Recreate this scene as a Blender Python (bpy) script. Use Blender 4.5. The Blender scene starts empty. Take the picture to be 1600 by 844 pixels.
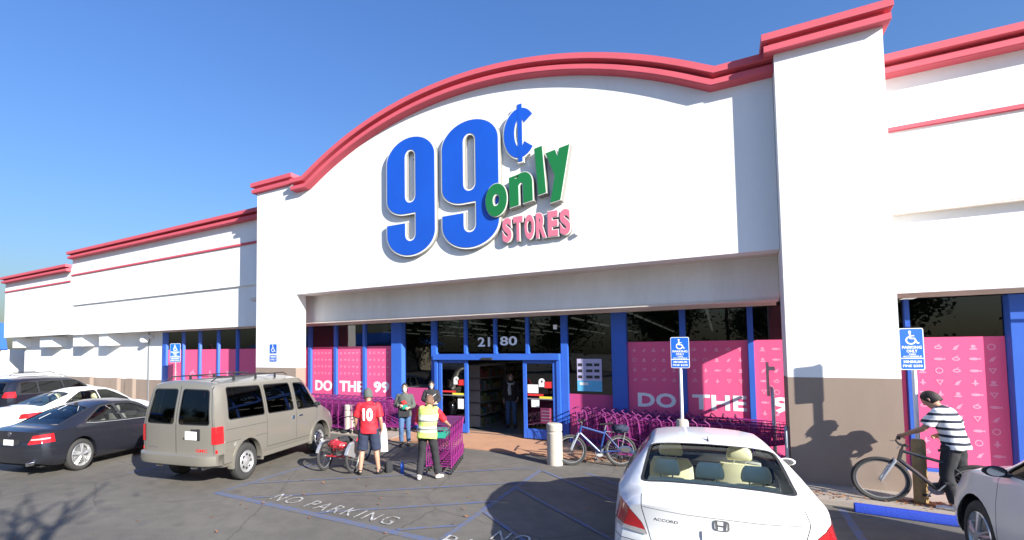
import bpy, bmesh, math, random
from math import sin, cos, pi, radians, sqrt, atan2
from mathutils import Vector, Matrix, Euler
from mathutils.bvhtree import BVHTree
from mathutils.geometry import tessellate_polygon
random.seed(7)
SC = bpy.context.scene
COL = SC.collection

# ---------------------------------------------------------------- camera, world, sun, exposure
cam_d = bpy.data.cameras.new('camera')
cam = bpy.data.objects.new('camera', cam_d)
COL.objects.link(cam)
cam_d.sensor_width = 36
cam_d.lens = 36 * 766.41 / 1600
cam_d.shift_x = (800 - 650) / 1600
cam_d.shift_y = (513.91 - 422) / 1600
cam_d.clip_start = 0.05
cam_d.clip_end = 2000
cr = Vector((0.8519037617413158, 0.5236490112956695, -0.007189833103991677))
cu = Vector((0.03140890428564491, -0.03738402228521273, 0.9988072464741903))
cf = Vector((-0.5227556422101733, 0.8511134753056413, 0.04829483088885218))
m = Matrix((cr, cu, -cf)).transposed().to_4x4()
m.translation = Vector((0, 0, 2.5))
cam.matrix_world = m
SC.camera = cam

SUN = Vector((2.25, -1.0, 1.155)).normalized()
world = bpy.data.worlds.new('World')
SC.world = world
world.use_nodes = True
wn = world.node_tree.nodes
sky = wn.new('ShaderNodeTexSky')
sky.sky_type = 'NISHITA'
sky.sun_disc = False
sky.sun_elevation = math.asin(SUN.z)
sky.sun_rotation = atan2(SUN.x, SUN.y)
sky.altitude = 0
sky.air_density = 2.2
sky.dust_density = 1.6
sky.ozone_density = 6.0
tint = wn.new('ShaderNodeMix'); tint.data_type = 'RGBA'; tint.blend_type = 'MULTIPLY'; tint.inputs[0].default_value = 1.0
tint.inputs[7].default_value = (0.44, 0.585, 0.98, 1)      # deep clean blue of a dry winter sky
world.node_tree.links.new(sky.outputs[0], tint.inputs[6])
world.node_tree.links.new(tint.outputs[2], wn['Background'].inputs[0])
wn['Background'].inputs[1].default_value = 0.10
sd = bpy.data.lights.new('sun', 'SUN')
sd.energy = 5.0
sd.angle = radians(0.5)
sd.color = (1.0, 0.955, 0.88)
so = bpy.data.objects.new('sun', sd)
COL.objects.link(so)
so.rotation_euler = (-SUN).to_track_quat('-Z', 'Y').to_euler()
so.location = SUN * 60
SC.view_settings.view_transform = 'Standard'
SC.view_settings.look = 'None'
SC.view_settings.exposure = 1.12
SC.view_settings.gamma = 1
SC.view_settings.use_curve_mapping = False
SC.render.engine = 'CYCLES'

# ---------------------------------------------------------------- materials
def nodes_of(name):
    m = bpy.data.materials.new(name)
    m.use_nodes = True
    return m, m.node_tree.nodes, m.node_tree.links, m.node_tree.nodes['Principled BSDF']

def mat(name, col, rough=0.6, metal=0.0, coat=0.0, var=0.06, scale=8.0, bump=0.0, bscale=60.0, spec=0.5, emit=None, estr=0.0):
    """procedural material: colour broken up by noise, small bump"""
    m, n, l, b = nodes_of(name)
    b.inputs['Roughness'].default_value = rough
    b.inputs['Metallic'].default_value = metal
    b.inputs['Coat Weight'].default_value = coat
    b.inputs['Coat Roughness'].default_value = 0.04
    b.inputs['Specular IOR Level'].default_value = spec
    tc = n.new('ShaderNodeTexCoord')
    no = n.new('ShaderNodeTexNoise')
    no.inputs['Scale'].default_value = scale
    no.inputs['Detail'].default_value = 6
    l.new(tc.outputs['Object'], no.inputs['Vector'])
    mx = n.new('ShaderNodeMix'); mx.data_type = 'RGBA'
    c = Vector(col)
    mx.inputs[6].default_value = (*[max(0, x * (1 - var)) for x in c], 1)
    mx.inputs[7].default_value = (*[min(1, x * (1 + var)) for x in c], 1)
    l.new(no.outputs['Fac'], mx.inputs[0])
    l.new(mx.outputs[2], b.inputs['Base Color'])
    if bump:
        n2 = n.new('ShaderNodeTexNoise')
        n2.inputs['Scale'].default_value = bscale
        n2.inputs['Detail'].default_value = 4
        l.new(tc.outputs['Object'], n2.inputs['Vector'])
        bp = n.new('ShaderNodeBump')
        bp.inputs['Strength'].default_value = bump
        bp.inputs['Distance'].default_value = 0.02
        l.new(n2.outputs['Fac'], bp.inputs['Height'])
        l.new(bp.outputs[0], b.inputs['Normal'])
    if emit:
        b.inputs['Emission Color'].default_value = (*emit, 1)
        b.inputs['Emission Strength'].default_value = estr
    return m

def glass(name, tint, ior=1.5, gcol=1.0, rough=0.01):
    m = bpy.data.materials.new(name); m.use_nodes = True
    n, l = m.node_tree.nodes, m.node_tree.links
    n.clear()
    out = n.new('ShaderNodeOutputMaterial')
    t = n.new('ShaderNodeBsdfTransparent'); t.inputs[0].default_value = (*tint, 1)
    g = n.new('ShaderNodeBsdfGlossy'); g.inputs['Color'].default_value = (gcol, gcol, gcol, 1); g.inputs['Roughness'].default_value = rough
    tc = n.new('ShaderNodeTexCoord'); no = n.new('ShaderNodeTexNoise'); no.inputs['Scale'].default_value = 0.9
    bp = n.new('ShaderNodeBump'); bp.inputs['Strength'].default_value = 0.05; bp.inputs['Distance'].default_value = 0.05
    l.new(tc.outputs['Object'], no.inputs['Vector']); l.new(no.outputs['Fac'], bp.inputs['Height']); l.new(bp.outputs[0], g.inputs['Normal'])
    f = n.new('ShaderNodeFresnel'); f.inputs[0].default_value = ior
    mx = n.new('ShaderNodeMixShader')
    l.new(f.outputs[0], mx.inputs[0]); l.new(t.outputs[0], mx.inputs[1]); l.new(g.outputs[0], mx.inputs[2])
    l.new(mx.outputs[0], out.inputs[0])
    return m

def stucco(name, col, stain=0.5):
    m, n, l, b = nodes_of(name)
    b.inputs['Roughness'].default_value = 0.9
    b.inputs['Specular IOR Level'].default_value = 0.2
    tc = n.new('ShaderNodeTexCoord')
    mp = n.new('ShaderNodeMapping'); mp.inputs['Scale'].default_value = (1.1, 1.1, 0.28)
    l.new(tc.outputs['Object'], mp.inputs[0])
    a = n.new('ShaderNodeTexNoise'); a.inputs['Scale'].default_value = 1.3; a.inputs['Detail'].default_value = 8; a.inputs['Roughness'].default_value = 0.65
    l.new(mp.outputs[0], a.inputs['Vector'])
    cr_ = n.new('ShaderNodeValToRGB')
    cr_.color_ramp.elements[0].position = 0.3; cr_.color_ramp.elements[1].position = 0.62
    d = 1 - 0.16 * stain
    cr_.color_ramp.elements[0].color = (col[0] * d, col[1] * d * 0.99, col[2] * d * 0.97, 1)
    cr_.color_ramp.elements[1].color = (*col, 1)
    l.new(a.outputs['Fac'], cr_.inputs[0]); l.new(cr_.outputs[0], b.inputs['Base Color'])
    n2 = n.new('ShaderNodeTexNoise'); n2.inputs['Scale'].default_value = 90; n2.inputs['Detail'].default_value = 5
    l.new(tc.outputs['Object'], n2.inputs['Vector'])
    bp = n.new('ShaderNodeBump'); bp.inputs['Strength'].default_value = 0.25; bp.inputs['Distance'].default_value = 0.006
    l.new(n2.outputs['Fac'], bp.inputs['Height']); l.new(bp.outputs[0], b.inputs['Normal'])
    return m

def asphalt_mat():
    m, n, l, b = nodes_of('asphalt')
    b.inputs['Roughness'].default_value = 0.9
    tc = n.new('ShaderNodeTexCoord')
    big = n.new('ShaderNodeTexNoise'); big.inputs['Scale'].default_value = 0.35; big.inputs['Detail'].default_value = 8; big.inputs['Roughness'].default_value = 0.6
    fine = n.new('ShaderNodeTexNoise'); fine.inputs['Scale'].default_value = 45; fine.inputs['Detail'].default_value = 6; fine.inputs['Roughness'].default_value = 0.75
    med = n.new('ShaderNodeTexNoise'); med.inputs['Scale'].default_value = 3.5; med.inputs['Detail'].default_value = 7; med.inputs['Distortion'].default_value = 0.6
    for q in (big, fine, med): l.new(tc.outputs['Object'], q.inputs['Vector'])
    r1 = n.new('ShaderNodeValToRGB')
    r1.color_ramp.elements[0].position = 0.32; r1.color_ramp.elements[1].position = 0.7
    r1.color_ramp.elements[0].color = (0.112, 0.102, 0.087, 1); r1.color_ramp.elements[1].color = (0.160, 0.147, 0.126, 1)
    l.new(big.outputs['Fac'], r1.inputs[0])
    r2 = n.new('ShaderNodeValToRGB')
    r2.color_ramp.elements[0].position = 0.3; r2.color_ramp.elements[1].position = 0.72
    r2.color_ramp.elements[0].color = (0.66, 0.66, 0.66, 1); r2.color_ramp.elements[1].color = (1.25, 1.24, 1.2, 1)
    l.new(fine.outputs['Fac'], r2.inputs[0])
    r3 = n.new('ShaderNodeValToRGB')
    r3.color_ramp.elements[0].position = 0.36; r3.color_ramp.elements[1].position = 0.6
    r3.color_ramp.elements[0].color = (0.84, 0.84, 0.85, 1); r3.color_ramp.elements[1].color = (1.04, 1.03, 1.02, 1)
    l.new(med.outputs['Fac'], r3.inputs[0])
    m1 = n.new('ShaderNodeMix'); m1.data_type = 'RGBA'; m1.blend_type = 'MULTIPLY'; m1.inputs[0].default_value = 0.7
    m2 = n.new('ShaderNodeMix'); m2.data_type = 'RGBA'; m2.blend_type = 'MULTIPLY'; m2.inputs[0].default_value = 0.8
    l.new(r1.outputs[0], m1.inputs[6]); l.new(r2.outputs[0], m1.inputs[7])
    l.new(m1.outputs[2], m2.inputs[6]); l.new(r3.outputs[0], m2.inputs[7])
    # hairline cracks
    vo = n.new('ShaderNodeTexVoronoi'); vo.feature = 'DISTANCE_TO_EDGE'; vo.inputs['Scale'].default_value = 0.42
    wv = n.new('ShaderNodeMix'); wv.data_type = 'RGBA'; wv.inputs[0].default_value = 0.12
    l.new(tc.outputs['Object'], wv.inputs[6]); l.new(med.outputs['Color'], wv.inputs[7]); l.new(wv.outputs[2], vo.inputs['Vector'])
    lt = n.new('ShaderNodeValToRGB'); lt.color_ramp.elements[0].position = 0.0; lt.color_ramp.elements[1].position = 0.007
    lt.color_ramp.elements[0].color = (0.55, 0.55, 0.55, 1); lt.color_ramp.elements[1].color = (1, 1, 1, 1)
    l.new(vo.outputs['Distance'], lt.inputs[0])
    m3 = n.new('ShaderNodeMix'); m3.data_type = 'RGBA'; m3.blend_type = 'MULTIPLY'; m3.inputs[0].default_value = 0.8
    l.new(m2.outputs[2], m3.inputs[6]); l.new(lt.outputs[0], m3.inputs[7])
    # oil drips and gum: small dark spots with a shape of their own
    sp = n.new('ShaderNodeTexVoronoi'); sp.inputs['Scale'].default_value = 1.1; sp.inputs['Randomness'].default_value = 1.0
    l.new(wv.outputs[2], sp.inputs['Vector'])
    ln = n.new('ShaderNodeMath'); ln.operation = 'ADD'; ln.inputs[1].default_value = 0
    nz = n.new('ShaderNodeMath'); nz.operation = 'MULTIPLY'; nz.inputs[1].default_value = 0.25
    l.new(fine.outputs['Fac'], nz.inputs[0]); l.new(nz.outputs[0], ln.inputs[1]); l.new(sp.outputs['Distance'], ln.inputs[0])
    sr = n.new('ShaderNodeValToRGB'); sr.color_ramp.elements[0].position = 0.15; sr.color_ramp.elements[1].position = 0.27
    sr.color_ramp.elements[0].color = (0.55, 0.54, 0.53, 1); sr.color_ramp.elements[1].color = (1, 1, 1, 1)
    l.new(ln.outputs[0], sr.inputs[0])
    m4 = n.new('ShaderNodeMix'); m4.data_type = 'RGBA'; m4.blend_type = 'MULTIPLY'; m4.inputs[0].default_value = 0.6
    l.new(m3.outputs[2], m4.inputs[6]); l.new(sr.outputs[0], m4.inputs[7])
    l.new(m4.outputs[2], b.inputs['Base Color'])
    bp = n.new('ShaderNodeBump'); bp.inputs['Strength'].default_value = 0.5; bp.inputs['Distance'].default_value = 0.006
    l.new(fine.outputs['Fac'], bp.inputs['Height']); l.new(bp.outputs[0], b.inputs['Normal'])
    return m

def worn_paint(name, col, lo=0.38, hi=0.56, under=(0.145, 0.13, 0.112)):
    m, n, l, b = nodes_of(name)
    b.inputs['Roughness'].default_value = 0.85
    tc = n.new('ShaderNodeTexCoord')
    a = n.new('ShaderNodeTexNoise'); a.inputs['Scale'].default_value = 9; a.inputs['Detail'].default_value = 10; a.inputs['Roughness'].default_value = 0.75
    l.new(tc.outputs['Object'], a.inputs['Vector'])
    r = n.new('ShaderNodeValToRGB')
    r.color_ramp.elements[0].position = lo; r.color_ramp.elements[1].position = hi
    r.color_ramp.elements[0].color = (*under, 1); r.color_ramp.elements[1].color = (*col, 1)
    l.new(a.outputs['Fac'], r.inputs[0]); l.new(r.outputs[0], b.inputs['Base Color'])
    return m

def band_mat(name, base, bands, axis=2, rough=0.85):
    """cloth with woven bands along an object axis: bands = [(lo, hi, colour)]"""
    m, n, l, b = nodes_of(name)
    b.inputs['Roughness'].default_value = rough
    tc = n.new('ShaderNodeTexCoord'); sp = n.new('ShaderNodeSeparateXYZ')
    l.new(tc.outputs['Object'], sp.inputs[0])
    cur = None
    for lo, hi, c in bands:
        g1 = n.new('ShaderNodeMath'); g1.operation = 'GREATER_THAN'; g1.inputs[1].default_value = lo
        g2 = n.new('ShaderNodeMath'); g2.operation = 'LESS_THAN'; g2.inputs[1].default_value = hi
        mu = n.new('ShaderNodeMath'); mu.operation = 'MULTIPLY'
        l.new(sp.outputs[axis], g1.inputs[0]); l.new(sp.outputs[axis], g2.inputs[0])
        l.new(g1.outputs[0], mu.inputs[0]); l.new(g2.outputs[0], mu.inputs[1])
        mx = n.new('ShaderNodeMix'); mx.data_type = 'RGBA'
        if cur is None: mx.inputs[6].default_value = (*base, 1)
        else: l.new(cur, mx.inputs[6])
        mx.inputs[7].default_value = (*c, 1)
        l.new(mu.outputs[0], mx.inputs[0]); cur = mx.outputs[2]
    if cur is None: b.inputs['Base Color'].default_value = (*base, 1)
    else: l.new(cur, b.inputs['Base Color'])
    return m

M = {}
M['asphalt'] = asphalt_mat()
M['white'] = stucco('white_stucco', (0.84, 0.84, 0.83), 0.35)
M['taupe'] = stucco('taupe_paint', (0.30, 0.235, 0.19), 0.7)
M['soffit'] = stucco('cream_soffit', (0.74, 0.66, 0.58), 0.8)
M['bulk'] = stucco('grey_white_stucco', (0.84, 0.82, 0.78), 0.9)
M['pink'] = mat('coral_pink_paint', (0.60, 0.095, 0.128), 0.7, var=0.10, scale=1.7, bump=0.1, bscale=80)
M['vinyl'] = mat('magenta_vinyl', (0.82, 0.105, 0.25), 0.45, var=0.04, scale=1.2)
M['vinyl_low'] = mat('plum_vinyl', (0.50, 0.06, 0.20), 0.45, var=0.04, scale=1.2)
M['icon'] = mat('pale_pink_print', (0.84, 0.30, 0.44), 0.5)
M['letter'] = mat('white_vinyl', (0.85, 0.85, 0.86), 0.5)
M['blue'] = mat('blue_painted_metal', (0.030, 0.115, 0.50), 0.45, coat=0.15, var=0.12, scale=2)
M['sblue'] = mat('blue_sign_face', (0.010, 0.085, 0.50), 0.25, coat=0.3, var=0.22, scale=0.8)
M['sgreen'] = mat('green_sign_face', (0.012, 0.17, 0.04), 0.3, coat=0.2)
M['spink'] = mat('pink_sign_face', (0.62, 0.17, 0.24), 0.35)
M['swhite'] = mat('white_sign_return', (0.78, 0.77, 0.72), 0.4)
M['glass'] = glass('store_glass', (0.22, 0.235, 0.23), 1.72)
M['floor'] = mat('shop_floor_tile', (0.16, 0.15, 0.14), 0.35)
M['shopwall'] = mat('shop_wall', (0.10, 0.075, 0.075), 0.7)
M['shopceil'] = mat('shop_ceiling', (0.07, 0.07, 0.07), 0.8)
M['tube'] = mat('lit_tube', (0.9, 0.9, 0.9), 0.5, emit=(1, 0.97, 0.9), estr=0.4)
M['dark'] = mat('dark_rubber', (0.02, 0.02, 0.021), 0.7)
M['black'] = mat('black_plastic', (0.028, 0.028, 0.03), 0.45)
M['tyre'] = mat('tyre_rubber', (0.035, 0.034, 0.033), 0.8, bump=0.2, bscale=90)
M['alloy'] = mat('alloy_silver', (0.62, 0.62, 0.62), 0.3, metal=0.7)
M['steel'] = mat('galvanised_steel', (0.45, 0.46, 0.46), 0.4, metal=0.8, var=0.15, scale=20)
M['chrome'] = mat('chrome', (0.75, 0.75, 0.76), 0.12, metal=1.0)
M['conc'] = mat('concrete', (0.50, 0.45, 0.37), 0.9, var=0.16, scale=9, bump=0.3, bscale=70)
M['walk'] = mat('sidewalk_concrete', (0.33, 0.28, 0.235), 0.9, var=0.22, scale=1.6, bump=0.3, bscale=90)
M['ramp'] = mat('terracotta_ramp', (0.44, 0.235, 0.135), 0.9, var=0.18, scale=2.2, bump=0.3, bscale=90)
M['pblue'] = worn_paint('worn_blue_paint', (0.065, 0.125, 0.31), 0.41, 0.66)
M['pwhite'] = worn_paint('worn_white_paint', (0.58, 0.57, 0.54), 0.40, 0.60)
M['stopblue'] = mat('blue_kerb_paint', (0.012, 0.05, 0.42), 0.55, var=0.15, scale=6, bump=0.3)
M['cart'] = mat('magenta_cart_wire', (0.25, 0.026, 0.175), 0.4, metal=0.15, coat=0.2)
M['teal'] = mat('teal_plastic', (0.02, 0.28, 0.20), 0.5)
M['signblue'] = mat('accessible_blue', (0.012, 0.12, 0.55), 0.4)
M['leaf'] = mat('leaf_green', (0.055, 0.085, 0.03), 0.6, var=0.4, scale=3)
M['bark'] = mat('bark', (0.10, 0.075, 0.055), 0.9, var=0.3, scale=12, bump=0.6, bscale=20)
M['litter'] = mat('dry_leaf', (0.30, 0.13, 0.05), 0.8, var=0.4, scale=30)

# ---------------------------------------------------------------- geometry helpers
# the plan of the site was drawn on a coarse grid; this turns grid numbers into metres
GRID = [(-500, -680, 1.0, 0.07, 1.073, 0), (4.66, 5.76, .977, .07, 1.073, 0), (6.5, 8.165, .992, .09, 1.073, 0), (8.0, 10.18, 1.005, .12, 1.073, 0), (8.75, 11.3, 1.0211, .1415, 1.0845, -.027), (9.07, 11.6, 1.0103, .14, 1.073, 0),
        (9.7, 12.4, 1.0103, .145, 1.073, 0), (9.8, 12.5, 1.011, .15, 1.073, 0), (10.2, 12.78, 1.0, .155, 1.058, .055), (10.6, 13.15, .9797, .1575, 1.0377, .1275), (11.2, 13.8, .9797, .1575, 1.0377, .1275), (30, 42, .9797, .1575, 1.0377, .1275), (600, 1000, .98, .1575, 1.0377, .1275)]
def site(v):
    for i in range(len(GRID) - 1):
        a, b = GRID[i], GRID[i + 1]
        if v[1] <= b[0] or i == len(GRID) - 2:
            t = (v[1] - a[0]) / (b[0] - a[0])
            k = [p + (q - p) * t for p, q in zip(a, b)]
            return Vector((v[0] * k[2] + k[3], k[1], v[2] * k[4] + k[5]))
class MB:
    def __init__(s): s.v = []; s.f = []; s.mi = []; s.cur = 0
    def quad(s, *p):
        b = len(s.v); s.v += [Vector(q) for q in p]; s.f.append(tuple(range(b, b + len(p)))); s.mi.append(s.cur)
    def box(s, x0, x1, y0, y1, z0, z1):
        b = len(s.v)
        s.v += [Vector((x, y, z)) for z in (z0, z1) for y in (y0, y1) for x in (x0, x1)]
        for q in ((0, 2, 3, 1), (4, 5, 7, 6), (0, 1, 5, 4), (2, 6, 7, 3), (0, 4, 6, 2), (1, 3, 7, 5)):
            s.f.append(tuple(b + i for i in q)); s.mi.append(s.cur)
    def rings(s, rs, caps=True, closed=True):
        b = len(s.v); n = len(rs[0])
        for r in rs: s.v += [Vector(p) for p in r]
        for i in range(len(rs) - 1):
            for j in range(n if closed else n - 1):
                k = (j + 1) % n
                s.f.append((b + i * n + j, b + i * n + k, b + (i + 1) * n + k, b + (i + 1) * n + j)); s.mi.append(s.cur)
        if caps:
            s.f.append(tuple(b + j for j in reversed(range(n)))); s.mi.append(s.cur)
            e = b + (len(rs) - 1) * n
            s.f.append(tuple(e + j for j in range(n))); s.mi.append(s.cur)
    def tube(s, pts, r, n=8, caps=True, flat=1.0, closed=False):
        pts = [Vector(p) for p in pts]
        rr = r if isinstance(r, (list, tuple)) else [r] * len(pts)
        up = None; rs = []
        N = len(pts)
        for i, p in enumerate(pts):
            if closed: t = pts[(i + 1) % N] - pts[i - 1]
            else: t = pts[min(i + 1, N - 1)] - pts[max(i - 1, 0)]
            t.normalize()
            if up is None:
                a = Vector((0, 0, 1)) if abs(t.z) < 0.9 else Vector((0, 1, 0))
                up = (a - t * a.dot(t)).normalized()
            else:
                up = (up - t * up.dot(t)).normalized()
            sd_ = t.cross(up)
            rs.append([p + (sd_ * cos(2 * pi * j / n) + up * sin(2 * pi * j / n) * flat) * rr[i] for j in range(n)])
        if closed: rs.append(rs[0]); s.rings(rs, False)
        else: s.rings(rs, caps)
    def lathe(s, prof, c=(0, 0, 0), axis='z', n=24, caps=False):
        """prof: [(r, h)] around axis through c"""
        rs = []
        for r, h in prof:
            ring = []
            for j in range(n):
                a = 2 * pi * j / n
                if axis == 'z': q = (r * cos(a), r * sin(a), h)
                elif axis == 'y': q = (r * sin(a), h, r * cos(a))
                else: q = (h, r * cos(a), r * sin(a))
                ring.append(Vector(q) + Vector(c))
            rs.append(ring)
        s.rings(rs, caps)
    def prism(s, poly, fn, d0, d1, holes=()):
        """2-D polygon (with holes) -> solid; fn(a, b, depth) gives the point"""
        loops = [list(poly)] + [list(h) for h in holes]
        tris = tessellate_polygon([[Vector((a, b, 0)) for a, b in lp] for lp in loops])
        flat = [p for lp in loops for p in lp]
        b = len(s.v); N = len(flat)
        s.v += [Vector(fn(a, c, d0)) for a, c in flat] + [Vector(fn(a, c, d1)) for a, c in flat]
        for t in tris:
            s.f.append((b + t[0], b + t[1], b + t[2])); s.mi.append(s.cur)
            s.f.append((b + N + t[2], b + N + t[1], b + N + t[0])); s.mi.append(s.cur)
        o = 0
        for lp in loops:
            k = len(lp)
            for i in range(k):
                j = (i + 1) % k
                s.f.append((b + o + i, b + o + j, b + N + o + j, b + N + o + i)); s.mi.append(s.cur)
            o += k
    def build(s, name, m, parent=None, smooth=False, world=False, bevel=0.0, angle=40, fixn=True):
        me = bpy.data.meshes.new(name)
        me.from_pydata([tuple(v) for v in s.v], [], s.f)
        for k in (m if isinstance(m, (list, tuple)) else [m]): me.materials.append(M[k] if isinstance(k, str) else k)
        me.polygons.foreach_set('material_index', s.mi)
        bm = bmesh.new(); bm.from_mesh(me)
        if fixn: bmesh.ops.recalc_face_normals(bm, faces=bm.faces)
        if bevel:
            es = [e for e in bm.edges if e.is_manifold and e.calc_face_angle(0) > radians(30)]
            bmesh.ops.bevel(bm, geom=es, offset=bevel, segments=2, affect='EDGES', clamp_overlap=True)
        if world and parent is not None:
            bm.transform(parent.matrix_basis.inverted())
        if smooth:
            for f in bm.faces: f.smooth = True
            for e in bm.edges:
                if e.is_manifold and e.calc_face_angle(0) > radians(angle): e.smooth = False
        bm.to_mesh(me); bm.free()
        o = bpy.data.objects.new(name, me)
        COL.objects.link(o)
        if parent is not None: o.parent = parent
        return o

def tag(o, label=None, cat=None, group=None, kind=None):
    if label: o['label'] = label
    if cat: o['category'] = cat
    if group: o['group'] = group
    if kind: o['kind'] = kind
    return o

def thing(name, label, cat, loc=(0, 0, 0), rotz=0.0, group=None):
    o = bpy.data.objects.new(name, None)
    COL.objects.link(o)
    o.empty_display_size = 0.3
    o.matrix_basis = Matrix.Translation(loc) @ Matrix.Rotation(rotz, 4, 'Z')
    return tag(o, label, cat, group)

def dup(root, loc, rotz, label=None):
    def cp(o, par):
        c = o.copy(); COL.objects.link(c); c.parent = par
        for ch in [x for x in KIDS.get(o.name, [])]: cp(ch, c)
        return c
    KIDS = {}
    for x in bpy.data.objects:
        if x.parent: KIDS.setdefault(x.parent.name, []).append(x)
    r = cp(root, None)
    r.matrix_basis = Matrix.Translation(loc) @ Matrix.Rotation(rotz, 4, 'Z')
    if label: r['label'] = label
    return r

TMP = bpy.data.scenes.new('scratch')
def eval_in_tmp(o):
    """evaluate one object alone in a scratch scene (removed at the end)"""
    TMP.collection.objects.link(o)
    vl = TMP.view_layers[0]; vl.update()
    return o.evaluated_get(vl.depsgraph)

def text_mesh(body, size=1.0, bold=0.0, depth=0.0, shear=0.0, spacing=1.0, res=3):
    """built-in font outline -> (verts, faces) in its own x-y plane, starting at x=0, baseline y=0"""
    cu_ = bpy.data.curves.new('txt', 'FONT')
    cu_.body = body; cu_.size = size; cu_.offset = bold; cu_.extrude = depth / 2; cu_.shear = shear
    cu_.space_character = spacing; cu_.resolution_u = res
    o = bpy.data.objects.new('txt', cu_)
    me = bpy.data.meshes.new_from_object(eval_in_tmp(o))
    vs = [v.co.copy() for v in me.vertices]; fs = [tuple(p.vertices) for p in me.polygons]
    bpy.data.objects.remove(o); bpy.data.curves.remove(cu_); bpy.data.meshes.remove(me)
    return vs, fs

def add_text(mb, body, x0, x1, z0, z1, fn, bold=0.0, depth=0.004, shear=0.0, spacing=1.0, res=3):
    """text stretched to fill the box (x0..x1, z0..z1); fn(a, b, d) maps to space"""
    vs, fs = text_mesh(body, 1.0, bold, depth, shear, spacing, res)
    ax = min(v.x for v in vs); bx = max(v.x for v in vs); ay = min(v.y for v in vs); by = max(v.y for v in vs)
    b = len(mb.v)
    for v in vs:
        mb.v.append(Vector(fn(x0 + (v.x - ax) / (bx - ax) * (x1 - x0), z0 + (v.y - ay) / (by - ay) * (z1 - z0), v.z)))
    for f in fs:
        mb.f.append(tuple(b + i for i in f)); mb.mi.append(mb.cur)

def rrect(x0, x1, z0, z1, r, n=6):
    out = []
    for cx, cz, a0 in ((x1 - r, z0 + r, -90), (x1 - r, z1 - r, 0), (x0 + r, z1 - r, 90), (x0 + r, z0 + r, 180)):
        for i in range(n + 1):
            a = radians(a0 + 90 * i / n)
            out.append((cx + r * cos(a), cz + r * sin(a)))
    return out

def catmull(pts, n=6):
    pts = [Vector(p) for p in pts]
    out = []
    for i in range(len(pts) - 1):
        p0 = pts[max(i - 1, 0)]; p1 = pts[i]; p2 = pts[i + 1]; p3 = pts[min(i + 2, len(pts) - 1)]
        for k in range(n):
            t = k / n
            out.append(0.5 * ((2 * p1) + (-p0 + p2) * t + (2 * p0 - 5 * p1 + 4 * p2 - p3) * t * t + (-p0 + 3 * p1 - 3 * p2 + p3) * t ** 3))
    out.append(pts[-1])
    return out
# ================================================================ GROUND
mb = MB(); mb.quad((-400, -400, 0), (400, -400, 0), (400, 400, 0), (-400, 400, 0))
tag(mb.build('parking_lot', 'asphalt'), kind='structure')

FG = 9.07; TY = 8.75; BK = 9.7; WN = 10.6; WG = 9.8   # facade planes: fascia, tower, bulkhead, windows, wings

mb = MB()
mb.box(-14.0, -8.15, 9.2, 11.0, -0.2, 0.035)
mb.box(-2.6, 1.0, 9.2, 11.0, -0.2, 0.035)
mb.box(1.0, 9.0, 8.1, 11.0, -0.2, 0.075)
mb.box(-45, -14.0, 9.9, 11.0, -0.2, 0.09)
mb.v = [site(v) for v in mb.v]
tag(mb.build('sidewalk', 'walk', bevel=0.012), kind='structure')
mb = MB(); mb.box(-8.15, -2.6, 9.12, 10.9, -0.2, 0.03)
mb.v = [site(v) for v in mb.v]
tag(mb.build('entrance_ramp', 'ramp', bevel=0.01), kind='structure')

# painted markings, 4 mm sheet steps
def stripe(mb, a, b, w, z=0.004):
    a = Vector((*a, z)); b = Vector((*b, z)); d = (b - a).normalized(); s_ = Vector((-d.y, d.x, 0)) * w / 2
    n = max(1, int((b - a).length / 0.5))
    for i in range(n):
        p = a + (b - a) * i / n; q = a + (b - a) * (i + 1) / n
        mb.quad(p - s_, q - s_, q + s_, p + s_)
mb = MB()
stripe(mb, (-8.05, 4.66), (-1.3, 4.66), 0.11)
for x in (-8.02, -3.37, -1.28): stripe(mb, (x, 4.725), (x, 9.05), 0.09)
z = 0.0
def hatch_line(x0, y0, slope, xa, xb):
    stripe(mb, (xa, y0 + (xa - x0) * slope), (xb, y0 + (xb - x0) * slope), 0.062, 0.008)
hatch_line(-7.98, 5.21, 0.67, -7.96, -3.43)
hatch_line(-7.19, 4.75, 0.65, -7.19, -3.43)
hatch_line(-5.04, 5.10, 0.66, -5.6, -3.43)
hatch_line(-4.10, 4.73, 0.66, -4.1, -3.43)
hatch_line(-7.96, 6.4, 0.66, -7.96, -4.2)
hatch_line(-2.96, 6.67, -0.67, -3.31, -1.34)
hatch_line(-2.93, 7.81, -0.67, -3.31, -1.34)
hatch_line(-3.30, 8.8, -0.67, -3.31, -1.34)
hatch_line(-3.31, 5.75, -0.67, -3.31, -1.9)
stripe(mb, (-11.0, 4.66), (-11.0, 9.2), 0.1); stripe(mb, (-14.0, 4.66), (-14.0, 9.2), 0.1)
stripe(mb, (1.45, 4.0), (1.45, 8.2), 0.1)
mb.v = [site(v) for v in mb.v]
tag(mb.build('blue_parking_lines', 'pblue'), kind='structure')
mb = MB()
gf = lambda a, b, d: (a, b, 0.013 + d)
add_text(mb, 'NO PARKING', -6.86, -4.30, 4.79, 5.07, gf, bold=-0.005, depth=0.0, spacing=1.25)
add_text(mb, 'PARKING', -3.34, -1.5, 4.62, 4.88, gf, bold=-0.005, depth=0.0, spacing=1.2)
add_text(mb, 'NO', -2.80, -2.30, 4.98, 5.26, gf, bold=-0.005, depth=0.0, spacing=1.2)
mb.v = [site(v) for v in mb.v]
tag(mb.build('painted_ground_words', 'pwhite'), kind='structure')

# ================================================================ STORE BUILDING
B = thing('store_building', 'long white discount store with coral cornices, an arched front and magenta window panels', 'store building', (-5.6, 11.6, 0))
def P(mb, name, m, **k):
    mb.v = [site(v) for v in mb.v]
    o = mb.build(name, m, B, world=True, **k)
    return o

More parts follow.
